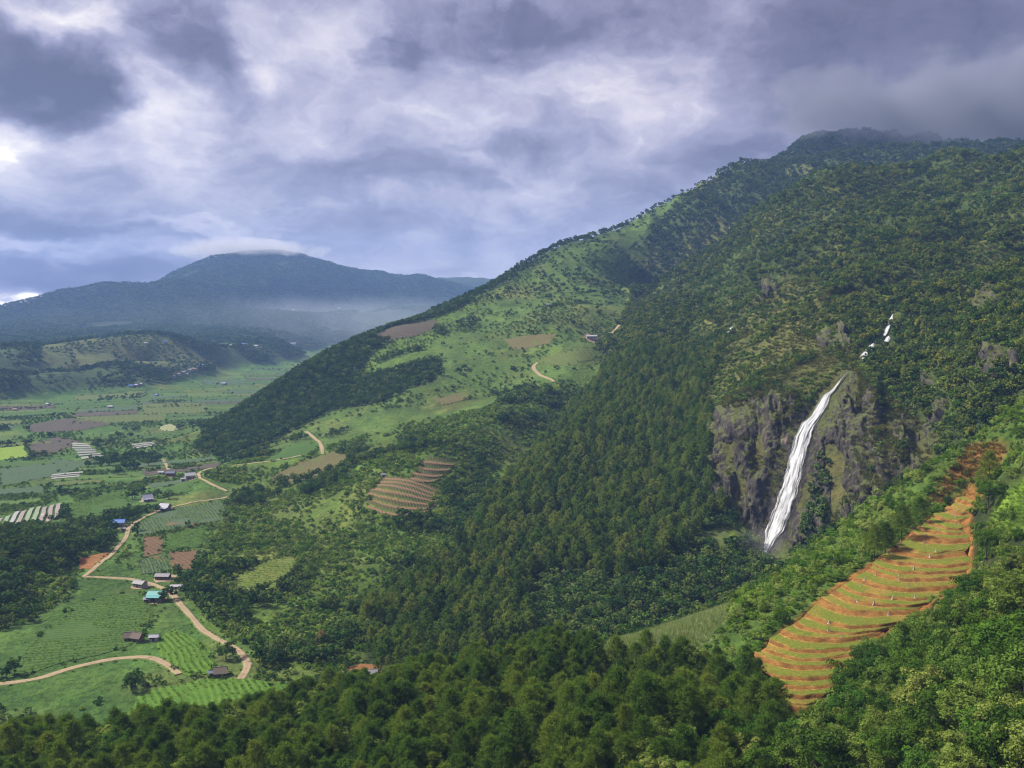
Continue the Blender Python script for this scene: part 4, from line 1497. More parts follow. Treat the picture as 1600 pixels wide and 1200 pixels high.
def crop_rows(P, k):
    """plants standing in slightly wavy rows on a plot"""
    an = {'bright': .55, 'green2': 1.75, 'green': 1.2, 'cabbage': .5, 'contour': 1.9}[k]
    sp = 2.6 if k in ('bright', 'contour') else 2.2
    lo, hi = P[:, :2].min(0), P[:, :2].max(0)
    c, R = (lo + hi) / 2, np.linalg.norm(hi - lo) / 2
    a, b = np.meshgrid(np.arange(-R, R, sp), np.arange(-R, R, 1.1))
    a = a + fbm(a, b, 40, 2, 55) * 3.5 + RNG.normal(size=a.shape) * .18
    b = b + RNG.uniform(-.5, .5, b.shape)
    x, y = c[0] + a * math.cos(an) - b * math.sin(an), c[1] + a * math.sin(an) + b * math.cos(an)
    x, y = x.ravel(), y.ravel()
    ok = in_poly(x, y, P[:, :2]) & (RNG.uniform(size=len(x)) < .85) & (fbm(x, y, 25, 2, 57) > -.45)
    x, y = x[ok], y[ok]
    CROPS.append(np.stack([x, y, H(x, y) + .35, RNG.uniform(.35, .7, len(x)), RNG.uniform(.35, .75, len(x))], -1))


def build_fields():
    for k, px, lb in FIELDS:
        r0 = 300
        if min(p[1] for p in px) < 545:
            r0 = 900
        P = px_path(px, rmin=r0)
        if len(P) < 3:
            continue
        drape('field', P, CM[k], lb, cell=6 if k == 'bright' else 8)
        KEEP_POLY.append([(p[0], p[1]) for p in P])
        hedge(P, 4.0, .55)
        if k in ('bright', 'green2', 'green', 'cabbage', 'contour') and np.hypot(*P[:, :2].mean(0)) < 720:
            crop_rows(P, k)
    # strip fields over the valley floor, split and split again
    plots = []
    ang = math.radians(24)
    ca, sa = math.cos(ang), math.sin(ang)

    def split(x0, y0, x1, y1, depth):
        w, h = x1 - x0, y1 - y0
        big = 34 + 26 * random.random() if y0 < 1100 else 55 + 45 * random.random()
        if (w < big * 1.9 and h < big * .8) or depth > 12:
            plots.append((x0, y0, x1, y1))
            return
        if w > h * 2.0:
            t = x0 + w * random.uniform(.38, .62)
            split(x0, y0, t, y1, depth + 1)
            split(t, y0, x1, y1, depth + 1)
        else:
            t = y0 + h * random.uniform(.38, .62)
            split(x0, y0, x1, t, depth + 1)
            split(x0, t, x1, y1, depth + 1)
    split(-900, 600, 900, 3000, 0)
    made = [np.array(p) for p in KEEP_POLY]
    keys = ['green', 'teal', 'olive', 'green2', 'soil', 'green2', 'green', 'olive', 'olive', 'teal', 'pasture', 'green2', 'pasture', 'pasture']
    cnt = 0
    for (x0, y0, x1, y1) in plots:
        g = 1.6
        q = [(x0 + g, y0 + g), (x1 - g, y0 + g * random.uniform(1, 3)), (x1 - g * random.uniform(1, 3), y1 - g), (x0 + g, y1 - g)]
        W = np.array([(a * ca - b * sa, a * sa + b * ca) for a, b in q])
        mid = W.mean(0)
        if np.hypot(*mid) < 600 or abs(math.atan2(mid[0], mid[1])) > .62:
            continue
        z = H(W[:, 0], W[:, 1])
        if np.sum(cover(W[:, 0], W[:, 1], z) == VALLEY) < 3 or np.ptp(z) > 9:
            continue
        if any(in_poly(mid[0:1], mid[1:2], p)[0] or in_poly(p[:, 0], p[:, 1], W).any() for p in made):
            continue
        if not seen(mid[0:1], mid[1:2], z[:1], 3)[0]:
            continue
        k = random.choice(keys)
        if random.random() < .15:
            continue
        drape('field', W, CM[k], 'strip field on the valley floor', cell=14, jag=2.5)
        cnt += 1
        hedge(W, 7.0, .35, 1.4)
        if random.random() < .8:
            KEEP_POLY.append([tuple(p) for p in W])
    print('plots', cnt, len(plots))


def strips(name, label, a0, a1, b0, b1, n, mats, fill=.62, group=None):
    """n parallel beds between edge a (a0-a1) and edge b (b0-b1), pixels projected on the valley floor"""
    A0, A1, B0, B1 = (hit(*p, rmin=300) for p in (a0, a1, b0, b1))
    for i in range(n):
        f0, f1 = (i + .5 - fill / 2) / n, (i + .5 + fill / 2) / n
        c0, c1 = random.uniform(0, .12), random.uniform(.88, 1)
        L = lambda f, c: (A0 * (1 - f) + A1 * f) * (1 - c) + (B0 * (1 - f) + B1 * f) * c
        drape(name, [L(f0, c0), L(f1, c0), L(f1, c1), L(f0, c1)], random.choice(mats), label, cell=6, lift=.8, jag=.3)
    KEEP_POLY.append([tuple(p[:2]) for p in (A0, A1, B1, B0)])


def plastic_material(nm, c):
    m, N = material(nm)
    pos = N.n('ShaderNodeNewGeometry').outputs['Position']
    n = N.noise(pos, .5, 4, .6)
    finish(N, principled(N, N.mix(N.ss(n, .5, .75), c, (.22, .22, .17)), .5, .4, (n, .5, .3)))
    return m


def mini_terrace(L0, L1, R0, R1, K, z_sag, mat_a, mat_b, label, name='ploughed_terraces'):
    """a small stepped plot: K steps between the lower line (L0-R0) and the upper line (L1-R1)"""
    A0, A1, B0, B1 = (hit(*p, rmin=300) for p in (L0, L1, R0, R1))
    root = obj(name, None, loc=tuple((A0 + B1) / 2), kind='structure', label=label)
    o0 = np.array(root.location)
    n = 18
    q = np.linspace(0, 1, n)

    def ln(t):
        a, b = A0 * (1 - t) + A1 * t, B0 * (1 - t) + B1 * t
        p = a[None] * (1 - q)[:, None] + b[None] * q[:, None]
        rad = _unit(-((a + b) / 2)[:2])
        p[:, :2] += (np.sin(q * math.pi) * z_sag * (1.2 - .9 * t))[:, None] * rad
        p = p + ((q - .5) * 2)[:, None] * (b - a)[None] * (.16 * math.sin(math.pi * (.15 + .8 * t)) - .10)
        p[:, :2] += fbm(p[:, 0], p[:, 1], 14, 2, 77)[:, None] * 1.2
        p[:, 2] = H(p[:, 0], p[:, 1])
        return p
    Ls = [ln(t) for t in np.linspace(0, 1, K + 1)]
    for k in range(K):
        A, B = Ls[k], Ls[k + 1]
        rows = []
        for f, zf in ((-.02, -.3), (0, .25), (.35, .33), (.68, .40), (.86, .9), (.98, 1.2)):
            p = A + (B - A) * f
            p[:, 2] = A[:, 2] * (1 - zf) + B[:, 2] * zf + .55
            rows.append(p)
        V = np.concatenate(rows)
        i = np.arange(6 * n).reshape(6, n)
        F = np.stack([i[:-1, :-1], i[:-1, 1:], i[1:, 1:], i[1:, :-1]], -1).reshape(-1, 4)
        me = mesh_np('terrace_step', V - o0, F, True)
        me.materials.append(mat_a)
        me.materials.append(mat_b)
        me.polygons.foreach_set('material_index', np.repeat(np.array([1, 0, 0, 1, 1]), n - 1).astype(np.int32))
        obj('terrace_step', me, root)
    KEEP_POLY.append([tuple(p[:2]) for p in np.concatenate([Ls[0], Ls[-1][::-1]])])


# ------------------------------------------------------------------ rock
def rock_material():
    m, N = material('cliff_rock')
    g = N.n('ShaderNodeNewGeometry')
    pos = g.outputs['Position']
    nz = N.sep(g.outputs['Normal'])[2]
    st = N.vm('MULTIPLY', pos, (1, 1, .32))
    n1 = N.noise(st, .07, 6, .65, dist=.6)
    n2 = N.noise(st, .45, 7, .7, dist=.4)
    n3 = N.noise(N.vm('MULTIPLY', pos, (1, 1, .3)), .05, 5, .6)
    c = N.ramp(n2, [(.28, (.014, .013, .011)), (.45, (.038, .034, .027)), (.60, (.082, .073, .056)), (.78, (.19, .17, .135))])
    c = N.mix(N.ss(n1, .64, .76), c, N.mix(n2, (.14, .10, .075), (.36, .27, .20)))
    wet = N.ss(N.noise(N.vm('MULTIPLY', pos, (1, 1, .08)), .12, 4, .6), .52, .64)
    c = N.mix(N.m('MULTIPLY', wet, .75), c, (.036, .030, .034))
    moss = N.m('ADD', N.ss(nz, .45, .80), N.m('MULTIPLY', N.m('SUBTRACT', n3, .54), 2.6))
    moss = N.m('MULTIPLY', N.ss(N.m('ADD', moss, N.m('MULTIPLY', N.m('SUBTRACT', n2, .5), 1.4)), .35, .75), .95)
    c = N.mix(moss, c, N.mix(n2, (.050, .075, .020), (.110, .112, .034)))
    finish(N, principled(N, c, .85, .25, (n2, 1.0, 2.0)))
    return m


M_ROCK = rock_material()
FALL = np.array([(1324, 584, 4), (1315, 594, 7), (1308, 604, 9), (1301, 613, 9), (1292, 619, 13), (1287, 630, 17), (1281, 642, 18), (1273, 654, 19), (1263, 664, 24), (1256, 680, 27), (1250, 700, 28),
                 (1244, 725, 29), (1238, 750, 29), (1231, 775, 31), (1224, 797, 32), (1216, 816, 33), (1209, 834, 32), (1202, 850, 28), (1197, 862, 22), (1194, 872, 14)], float)


ROCKS = []


def rock_patch(name, poly, r0, r1, label, dth=.0012, dlr=.0007, amp=1.0, channel=False, blur=7):
    us = [p[0] for p in poly]
    a0, a1 = math.atan2(min(us) - 830, FPX), math.atan2(max(us) - 770, FPX)
    th = np.arange(a0, a1, dth)
    lr = np.arange(math.log(r0), math.log(r1), dlr)
    A, B = np.meshgrid(th, lr, indexing='ij')
    R = np.exp(B)
    X, Y = R * np.sin(A), R * np.cos(A)
    Z = H(X, Y)
    u, v = to_uv(X, Y, Z)
    wob = fbm(A * 500, Z, 9, 3, 131) * 12
    m = in_poly(u + wob, v + wob, poly).astype(float)
    for _ in range(blur):
        m[1:-1] = (m[:-2] + 2 * m[1:-1] + m[2:]) / 4
        m[:, 1:-1] = (m[:, :-2] + 2 * m[:, 1:-1] + m[:, 2:]) / 4
    s = A * 0.5 * (r0 + r1)
    big = 1 - np.abs(fbm(s, Z * .35, 17, 3, 141)) * 2
    med = fbm(s + Z * .25, Z * .55, 6.5, 3, 147)
    fin = fbm(s, Z * .8, 2.2, 3, 151)
    blk = np.floor((fbm(s, Z * .6, 9, 2, 157) + 1) * 4) / 4 - 1
    crk = -np.exp(-(fbm(s + .2 * Z, Z * .3, 12, 3, 163) / .05) ** 2)
    d = amp * (big * 3.0 + med * 3.2 + fin * 1.6 + blk * 4.0 + crk * 3.0 + 1.0)
    if channel:
        du = np.abs(u - np.interp(v, FALL[:, 1], FALL[:, 0])) / (np.interp(v, FALL[:, 1], FALL[:, 2]) * .5 + 10)
        k = np.clip(du - .8, 0, 1)
        d = d * k + (1 - k) * (.1 + fin * .3)
        clf = np.exp(-((u - 1308 + (v - 750) * .05) / 7) ** 2) * np.clip((v - 690) / 40, 0, 1) * np.clip((830 - v) / 40, 0, 1)
        d = d - clf * 9                                    # dark cleft right of the falls
    nr = normal(X.ravel(), Y.ravel(), 2.5).reshape(X.shape + (3,))
    D = d * m - (1 - m) * 1.6
    V = np.stack([X, Y, Z], -1) + nr * D[..., None]
    i = np.arange(X.size).reshape(X.shape)
    F = np.stack([i[:-1, :-1], i[1:, :-1], i[1:, 1:], i[:-1, 1:]], -1).reshape(-1, 4)
    keepf = (m.ravel()[F].max(1) > .04)
    F = F[keepf]
    used = np.unique(F)
    ROCKS.append((V.reshape(-1, 3), F))
    mp = np.full(X.size, -1)
    mp[used] = np.arange(len(used))
    return obj(name, mesh_np(name, V.reshape(-1, 3)[used], mp[F], False, M_ROCK), label=label, category='cliff' if channel else 'rock')


def build_rocks():
    cl = dict((k, p) for k, p, _, _ in COVER)[CLIFF]
    rock_patch('cliff', cl, 490, 625, 'dark mossy rock cliff behind the tall waterfall', channel=True)
    for px, r0, r1, lb in [
        ([(1508, 470), (1520, 425), (1550, 420), (1560, 450), (1555, 490), (1530, 500)], 560, 760, 'grey fluted rock outcrop high on the mountain near the photo edge'),
        ([(1566, 470), (1580, 448), (1602, 452), (1610, 476), (1590, 484)], 560, 760, 'small grey outcrop beside the fluted rock at the photo edge'),
        ([(1502, 560), (1540, 540), (1575, 545), (1604, 560), (1600, 590), (1560, 592), (1520, 585)], 480, 640, 'pale broken rock outcrop above the dry orange grass'),
        ([(1436, 590), (1456, 578), (1462, 600), (1446, 612)], 500, 660, 'small pale rock slab between trees right of the falls'),
        ([(1440, 668), (1470, 620), (1486, 612), (1480, 640), (1452, 684)], 470, 600, 'slanting bare rock band right of the cliff'),
        ([(1178, 478), (1186, 442), (1206, 430), (1210, 446), (1196, 490), (1184, 496)], 700, 1050, 'dark wet rock slab high above the falls'),
        ([(1270, 520), (1300, 500), (1330, 520), (1322, 542), (1284, 540)], 600, 800, 'brown rock face above the top of the waterfall'),
    ]:
        rock_patch('rock_outcrop', px, r0, r1, lb, dth=.0011, dlr=.0012, amp=1.1, blur=3)


def water_material():
    m, N = material('white_water')
    fl = N.n('ShaderNodeAttribute', attribute_name='flow').outputs['Vector']
    x, y, z = N.sep(fl)
    n1 = N.noise(N.comb(N.m('MULTIPLY', x, 9.0), N.m('MULTIPLY', y, .07), 0), 1.0, 4, .6)
    n2 = N.noise(N.comb(N.m('MULTIPLY', x, 26.0), N.m('MULTIPLY', y, .25), 4), 1.0, 3, .6)
    c = N.ramp(n1, [(.30, (.17, .185, .22)), (.44, (.36, .37, .40)), (.56, (.55, .56, .58))])
    b = N.n('ShaderNodeBsdfPrincipled')
    N._set(b.inputs['Base Color'], c)
    b.inputs['Roughness'].default_value = .55
    b.inputs['Specular IOR Level'].default_value = .3
    bn = N.n('ShaderNodeBump')
    bn.inputs['Strength'].default_value = .3
    bn.inputs['Distance'].default_value = .5
    N._set(bn.inputs['Height'], N.m('ADD', n1, n2))
    N.t.links.new(bn.outputs[0], b.inputs['Normal'])
    edge = N.m('ABSOLUTE', N.m('SUBTRACT', x, .5))
    al = N.m('ADD', N.m('SUBTRACT', 1.18, N.m('MULTIPLY', edge, 1.75)), N.m('MULTIPLY', N.m('SUBTRACT', n1, .48), 2.6))
    al = N.m('ADD', al, N.m('MULTIPLY', N.m('SUBTRACT', n2, .5), 1.0))
    al = N.ss(al, .0, 1.1)
    tr = N.n('ShaderNodeBsdfTransparent')
    mx = N.n('ShaderNodeMixShader')
    N._set(mx.inputs[0], al)
    N.t.links.new(tr.outputs[0], mx.inputs[1])
    N.t.links.new(b.outputs[0], mx.inputs[2])
    finish(N, mx.outputs[0])
    return m


M_WATER = water_material()


def falls(name, path, label, rmin, rmax, off=1.0, cols=17, rows=150):
    path = np.asarray(path, float)
    d = np.concatenate([[0], np.cumsum(np.hypot(np.diff(path[:, 0]), np.diff(path[:, 1])))])
    V = np.zeros((rows, cols, 3))
    fl = np.zeros((rows, cols, 3))
    for i, s in enumerate(np.linspace(0, d[-1], rows)):
        u, v, w = (np.interp(s, d, path[:, k]) for k in range(3))
        en = min(1.0, .25 + 4.5 * (s / d[-1]), .35 + 4.0 * (1 - s / d[-1]))
        w = .9 * w * en * (1 + .07 * math.sin(s * .21) + .06 * math.sin(s * .57 + 1))
        L = hit(u - w / 2, v, rmin, rmax)
        R = hit(u + w / 2, v, rmin, rmax)
        if L is None or R is None:
            L = R = V[i - 1, cols // 2]
        for j in range(cols):
            q = j / (cols - 1)
            V[i, j] = L * (1 - q) + R * q
            fl[i, j] = (q, s * .4, 0)
    for _ in range(2):
        V[1:-1] = (V[:-2] + 2 * V[1:-1] + V[2:]) / 4
    X, Y = V[..., 0].ravel(), V[..., 1].ravel()
    nr = normal(X, Y, 2.5).reshape(V.shape)
    q = fl[..., 0]
    bulge = off * (1.0 + .3 * np.sin(q * math.pi)) + .35 * fbm(q * 22, fl[..., 1] * .5, 3, 3, 171)
    V = V + nr * bulge[..., None]
    idx = np.arange(rows * cols).reshape(rows, cols)
    F = np.stack([idx[:-1, :-1], idx[1:, :-1], idx[1:, 1:], idx[:-1, 1:]], -1).reshape(-1, 4)
    return obj(name, mesh_np(name, V.reshape(-1, 3), F, True, M_WATER, {'flow': ('FLOAT_VECTOR', 'POINT', fl.reshape(-1, 3).astype(np.float32))}),
               kind='structure', label=label)


def build_falls():
    falls('waterfall', FALL, 'tall white waterfall sliding down the dark cliff', 480, 640)
    falls('waterfall', [(1396, 493, 5), (1391, 504, 7), (1386, 517, 8), (1382, 527, 8)], 'thin upper cascade among trees on the mountain', 560, 800, .8, 7, 24)
    falls('waterfall', [(1389, 527, 8), (1384, 537, 10)], 'small white step of the upper cascade', 560, 760, .8, 7, 10)
    falls('waterfall', [(1365, 539, 10), (1357, 548, 13), (1350, 557, 14), (1347, 566, 9)], 'short white cascade just above the tall waterfall', 560, 760, .9, 7, 24)
    falls('waterfall', [(1146, 511, 3), (1140, 518, 4), (1135, 526, 4)], 'tiny distant cascade on the forested slope', 650, 1000, .9, 5, 14)
    falls('waterfall', [(1210, 437, 3), (1203, 444, 4), (1199, 451, 3)], 'tiny cascade beside the high wet rock slab', 700, 1050, .9, 5, 14)
    for u, v, _ in np.concatenate([FALL[:-3], [(1396, 494, 4), (1385, 520, 6), (1388, 528, 7), (1384, 536, 8), (1364, 540, 8), (1350, 556, 11), (1146, 511, 3), (1135, 526, 4), (1210, 437, 3), (1199, 451, 3)]]):
        p = hit(u, v, 480, 1050)
        if p is not None:
            r = math.hypot(p[0], p[1])
            for back in (0, 4, 8, 13):
                KEEP_OUT.append((p[0] * (1 - back / r), p[1] * (1 - back / r), 6.5 if u < 1330 and v > 583 else 4.0))


build_roads()
build_fields()
strips('plastic_covered_bed', 'pale plastic covered bed in the white plot at the valley edge', (98, 784), (0, 806), (94, 809), (-60, 839), 9,
       [plastic_material('plastic_white', (.27, .265, .26)), plastic_material('plastic_pink', (.23, .18, .16)), plastic_material('plastic_green', (.17, .22, .12))])
_pl = [plastic_material('plastic_dull', (.25, .255, .22)), plastic_material('plastic_grey', (.18, .195, .155))]
strips('plastic_covered_bed', 'whitish bed in the long plot on the valley floor', (106, 691), (126, 720), (140, 694), (164, 714), 7, _pl)
strips('plastic_covered_bed', 'whitish bed in the small plot nearer the road', (80, 742), (78, 751), (130, 737), (128, 746), 3, _pl)
strips('plastic_covered_bed', 'whitish bed in the far small plot on the valley floor', (205, 694), (206, 703), (243, 690), (245, 697), 3, _pl)
_pink = crop_material('soil_pink', (.19, .120, .072), (.26, .170, .105), 2.0, .3, .0)
_bank = crop_material('bank_brown', (.085, .090, .036), (.13, .11, .05), 2.0, .3, .0)
mini_terrace((572, 796), (592, 745), (668, 803), (690, 768), 7, 9, _pink, _bank, 'pinkish brown ploughed terraces on the middle slope')
mini_terrace((640, 750), (664, 716), (684, 752), (716, 722), 4, 6, _pink, _bank, 'smaller ploughed terraces above the pinkish brown ones')
build_terraces()
drop_before_terraces()
build_rocks()
build_falls()
from mathutils.bvhtree import BVHTree
_bv = [BVHTree.FromPolygons(v.tolist(), f.tolist()) for v, f in ROCKS]
_bb = [(v[f.ravel()][:, :2].min(0), v[f.ravel()][:, :2].max(0)) for v, f in ROCKS]
for _k in ('mount', 'tussock_olive', 'shrub_dark'):
    _A = np.concatenate(PLANTS[_k])
    for _t, (_lo, _hi) in zip(_bv, _bb):
        for _j in np.where((_A[:, 0] > _lo[0]) & (_A[:, 0] < _hi[0]) & (_A[:, 1] > _lo[1]) & (_A[:, 1] < _hi[1]))[0]:
            _p = _t.ray_cast(Vector((_A[_j, 0], _A[_j, 1], _A[_j, 2] + 60)), Vector((0, 0, -1)))[0]
            if _p is not None and _p.z > _A[_j, 2]:
                _A[_j, 2] = _p.z - .1
                if _t is not _bv[0] and random.random() < .9:
                    _A[_j, 3] = 0
    _A = _A[_A[:, 3] > 0]
    PLANTS[_k] = [_A]
print('structures', round(time.time() - T0, 1))

# ------------------------------------------------------------------ houses
def plain(name, col, rough=.8, var=.25, scale=1.5):
    m, N = material(name)
    pos = N.n('ShaderNodeTexCoord').outputs['Object']
    n = N.noise(pos, scale, 5, .65)
    c = N.mix(n, tuple(x * (1 - var) for x in col), tuple(min(1, x * (1 + var)) for x in col))
    finish(N, principled(N, c, rough, .25, (n, .3, .05)))
    return m


def sheet_roof(name, col):
    m, N = material(name)
    pos = N.n('ShaderNodeTexCoord').outputs['Object']
    x, y, z = N.sep(pos)
    n = N.noise(pos, .8, 5, .65)
    w = N.m('PINGPONG', N.m('MULTIPLY', x, 3.0), .5)
    c = N.mix(N.ss(n, .5, .8), col, tuple(.5 * v + .5 * q for v, q in zip(col, (.16, .10, .07))))
    finish(N, principled(N, c, .55, .4, (w, .6, .06)))
    return m


W_WHITE, W_GREY, W_WOOD = plain('wall_white', (.28, .275, .27)), plain('wall_grey', (.19, .18, .17)), plain('wall_wood', (.13, .09, .06))
R_BLUE, R_TEAL = sheet_roof('roof_blue', (.035, .12, .40)), sheet_roof('roof_teal', (.08, .27, .27))
R_LILAC, R_GREY, R_DARK = sheet_roof('roof_lilac', (.21, .21, .28)), sheet_roof('roof_grey', (.16, .16, .175)), sheet_roof('roof_dark', (.07, .09, .13))
R_THATCH, R_RUST, R_WHITE = plain('roof_thatch', (.125, .100, .085), .95, .4, 3), sheet_roof('roof_rust', (.19, .095, .06)), sheet_roof('roof_white', (.27, .27, .29))
M_DOOR, M_GLASS = plain('door_wood', (.09, .05, .03)), plain('window_dark', (.03, .035, .045), .2, .1)


def box(bm, x0, x1, y0, y1, z0, z1):
    v = [bm.verts.new(p) for p in ((x0, y0, z0), (x1, y0, z0), (x1, y1, z0), (x0, y1, z0), (x0, y0, z1), (x1, y0, z1), (x1, y1, z1), (x0, y1, z1))]
    for f in ((3, 2, 1, 0), (4, 5, 6, 7), (0, 1, 5, 4), (1, 2, 6, 5), (2, 3, 7, 6), (3, 0, 4, 7)):
        bm.faces.new([v[i] for i in f])


def bm_obj(name, bm, mat, parent):
    me = bpy.data.meshes.new(name)
    bm.normal_update()
    bm.to_mesh(me)
    bm.free()
    me.materials.append(mat)
    return obj(name, me, parent)


def house(name, label, cat, loc, w, d, h, rot, wall, roof, pitch=.45, over=.5, windows=2, porch=False, group=None, detail=True):
    root = obj(name, None, loc=loc, label=label, category=cat)
    if group:
        root['group'] = group
    root.rotation_euler = (0, 0, rot)
    rise = d / 2 * pitch
    # walls with gable ends, going a little into the ground
    bm = bmesh.new()
    x, y = w / 2, d / 2
    P = [(-x, -y, -1.2), (x, -y, -1.2), (x, y, -1.2), (-x, y, -1.2), (-x, -y, h), (x, -y, h), (x, y, h), (-x, y, h), (-x, 0, h + rise), (x, 0, h + rise)]
    v = [bm.verts.new(p) for p in P]
    for f in ((0, 1, 5, 4), (2, 3, 7, 6), (1, 2, 6, 9, 5), (3, 0, 4, 8, 7)):
        bm.faces.new([v[i] for i in f])
    bm_obj('wall', bm, wall, root)
    # roof: two sloping sheets with thickness
    bm = bmesh.new()
    xo, t = x + over, .12
    zo = h - over * pitch
    for s in (-1, 1):
        a = [(-xo, s * (y + over), zo + .05), (xo, s * (y + over), zo + .05), (xo, 0, h + rise + .05), (-xo, 0, h + rise + .05)]
        lo = [bm.verts.new(p) for p in a]
        hi = [bm.verts.new((p[0], p[1], p[2] + t)) for p in a]
        bm.faces.new(hi if s < 0 else hi[::-1])
        bm.faces.new(lo[::-1] if s < 0 else lo)
        for i in range(4):
            j = (i + 1) % 4
            bm.faces.new([lo[i], lo[j], hi[j], hi[i]])
    rf = bm_obj('roof', bm, roof, root)
    if detail:
        bm = bmesh.new()
        box(bm, -xo, xo, -.14, .14, h + rise + .12, h + rise + .24)
        bm_obj('ridge_cap', bm, roof, rf)
        bm = bmesh.new()
        box(bm, -.5, .5, -y - .05, -y + .02, 0, min(2.0, h - .15))
        bm_obj('door', bm, M_DOOR, root)
        for i in range(windows):
            cx = (-1 if i % 2 == 0 else 1) * w * (.3 if i < 2 else .18)
            bm = bmesh.new()
            box(bm, cx - .45, cx + .45, -y - .04, -y + .02, .9, min(1.9, h - .2))
            wn = bm_obj('window', bm, M_GLASS, root)
            bm = bmesh.new()
            box(bm, cx - .55, cx + .55, -y - .10, -y - .045, .80, .895)
            bm_obj('sill', bm, wall, wn)
        if porch:
            bm = bmesh.new()
            a = [(-x, -y - 2.2, h - .75), (x, -y - 2.2, h - .75), (x, -y - .02, h - .15), (-x, -y - .02, h - .15)]
            lo = [bm.verts.new(p) for p in a]
            hi = [bm.verts.new((p[0], p[1], p[2] + .1)) for p in a]
            bm.faces.new(hi)
            bm.faces.new(lo[::-1])
            for i in range(4):
                bm.faces.new([lo[i], lo[(i + 1) % 4], hi[(i + 1) % 4], hi[i]])
            pr = bm_obj('porch_roof', bm, roof, root)
            for sx in (-x + .15, x - .15):
                bm = bmesh.new()
                box(bm, sx - .07, sx + .07, -y - 2.1, -y - 1.96, -1, h - .75)
                bm_obj('post', bm, M_DOOR, pr)
    r = math.hypot(loc[0], loc[1])
    for back, rad in ((0, max(w, d) * .75), (8, w * .6), (15, w * .5), (22, w * .4)) if detail else ((0, w), (w, w)):
        KEEP_OUT.append((loc[0] * (1 - back / r), loc[1] * (1 - back / r), rad))
    return root


HOUSES = [
    # u, v, w, d, h, rot, wall, roof, label, kwargs
    (187, 823, 8.0, 6.0, 3.6, .15, W_WHITE, R_BLUE, 'white house with a bright blue roof beside the dirt road', dict(pitch=.6)),
    (193, 830, 3.0, 2.4, 1.8, .5, W_WHITE, R_WHITE, 'small white shed in front of the blue roofed house', dict(windows=1, over=.2)),
    (230, 783, 8.0, 7.0, 3.0, .7, W_WHITE, R_LILAC, 'house with pale lilac roof beside dark trees above the road', dict(pitch=.7, porch=True)),
    (258, 797, 8.0, 6.5, 2.8, -.2, W_GREY, R_LILAC, 'grey house with steep lilac roof touching the road', dict(pitch=.8, porch=True)),
    (297, 749, 9.0, 7.0, 4.0, .5, W_WHITE, R_WHITE, 'bright white house by the road bend', dict(pitch=.6, windows=3)),
    (286, 752, 4.0, 3.5, 2.2, .5, W_WHITE, R_WHITE, 'low white annex beside the bright white house', dict(windows=1)),
    (267, 744, 8.0, 6.0, 3.2, .1, W_WOOD, R_DARK, 'dark blue grey roofed hut under trees', dict()),
    (252, 741, 5.0, 3.5, 2.0, .1, W_WHITE, R_WHITE, 'tiny white hut next to the dark roofed hut', dict(windows=1)),
    (244, 938, 8.0, 6.0, 3.6, -.05, W_GREY, R_TEAL, 'grey house with teal sheet roof below the road', dict(pitch=.5, porch=True, windows=3)),
    (231, 941, 3.5, 3.0, 2.0, .2, W_GREY, R_LILAC, 'small lean shed beside the teal roofed house', dict(windows=1)),
    (219, 917, 7.0, 5.0, 2.4, -.35, W_WHITE, R_GREY, 'low whitish farmhouse with grey roof below the road', dict(pitch=.5)),
    (255, 905, 8.5, 5.0, 2.2, -.05, W_WOOD, R_GREY, 'long brown hut with grey roof above the road', dict()),
    (276, 920, 6.5, 4.0, 1.6, .1, W_WHITE, R_WHITE, 'low white roofed shelter beside the road', dict(pitch=.2, windows=1)),
    (203, 1000, 5.0, 4.2, 1.9, .25, W_WOOD, R_THATCH, 'dark thatched hut at the edge of the terraced green field', dict(pitch=.9)),
    (215, 1001, 5.0, 4.2, 1.9, -.3, W_WOOD, R_THATCH, 'second thatched hut beside the terraced green field', dict(pitch=.9)),
    (241, 1001, 4.0, 3.0, 2.0, .1, W_WHITE, R_LILAC, 'small pale shed beside the bright striped field', dict(windows=1)),
    (345, 1056, 5.0, 4.4, 1.9, .2, W_WOOD, R_THATCH, 'brown thatched hut at the corner of the bright striped field', dict(pitch=.9)),
    (333, 1056, 3.0, 2.5, 1.6, .2, W_WOOD, R_DARK, 'small dark hut next to the brown thatched hut', dict(windows=0)),
    (580, 1058, 5.0, 4.0, 2.2, .2, W_GREY, R_GREY, 'grey hut on bare earth behind the near forest', dict(windows=1)),
    (924, 530, 14.0, 7.0, 3.8, .1, W_WHITE, R_WHITE, 'long white house on the high slope', dict(windows=4)),
    (856, 479, 5.0, 4.0, 3.0, 0, W_WHITE, R_LILAC, 'tiny white hut near the skyline of the spur', dict(windows=1)),
    (599, 745, 3.5, 3.0, 1.8, .3, W_GREY, R_GREY, 'field shelter at the top of the ploughed terraces', dict(windows=0)),
]
FAR_HOUSES = [(262, 590), (271, 590), (279, 587), (287, 583), (292, 586), (297, 580), (304, 579), (311, 576), (318, 573), (326, 571), (205, 605), (213, 604), (221, 602), (75, 634), (24, 642),
              (173, 638), (245, 619), (352, 488), (425, 487), (458, 485), (530, 482), (22, 534), (29, 535), (362, 542), (381, 540), (401, 543), (476, 543), (228, 538), (258, 536), (350, 602)]


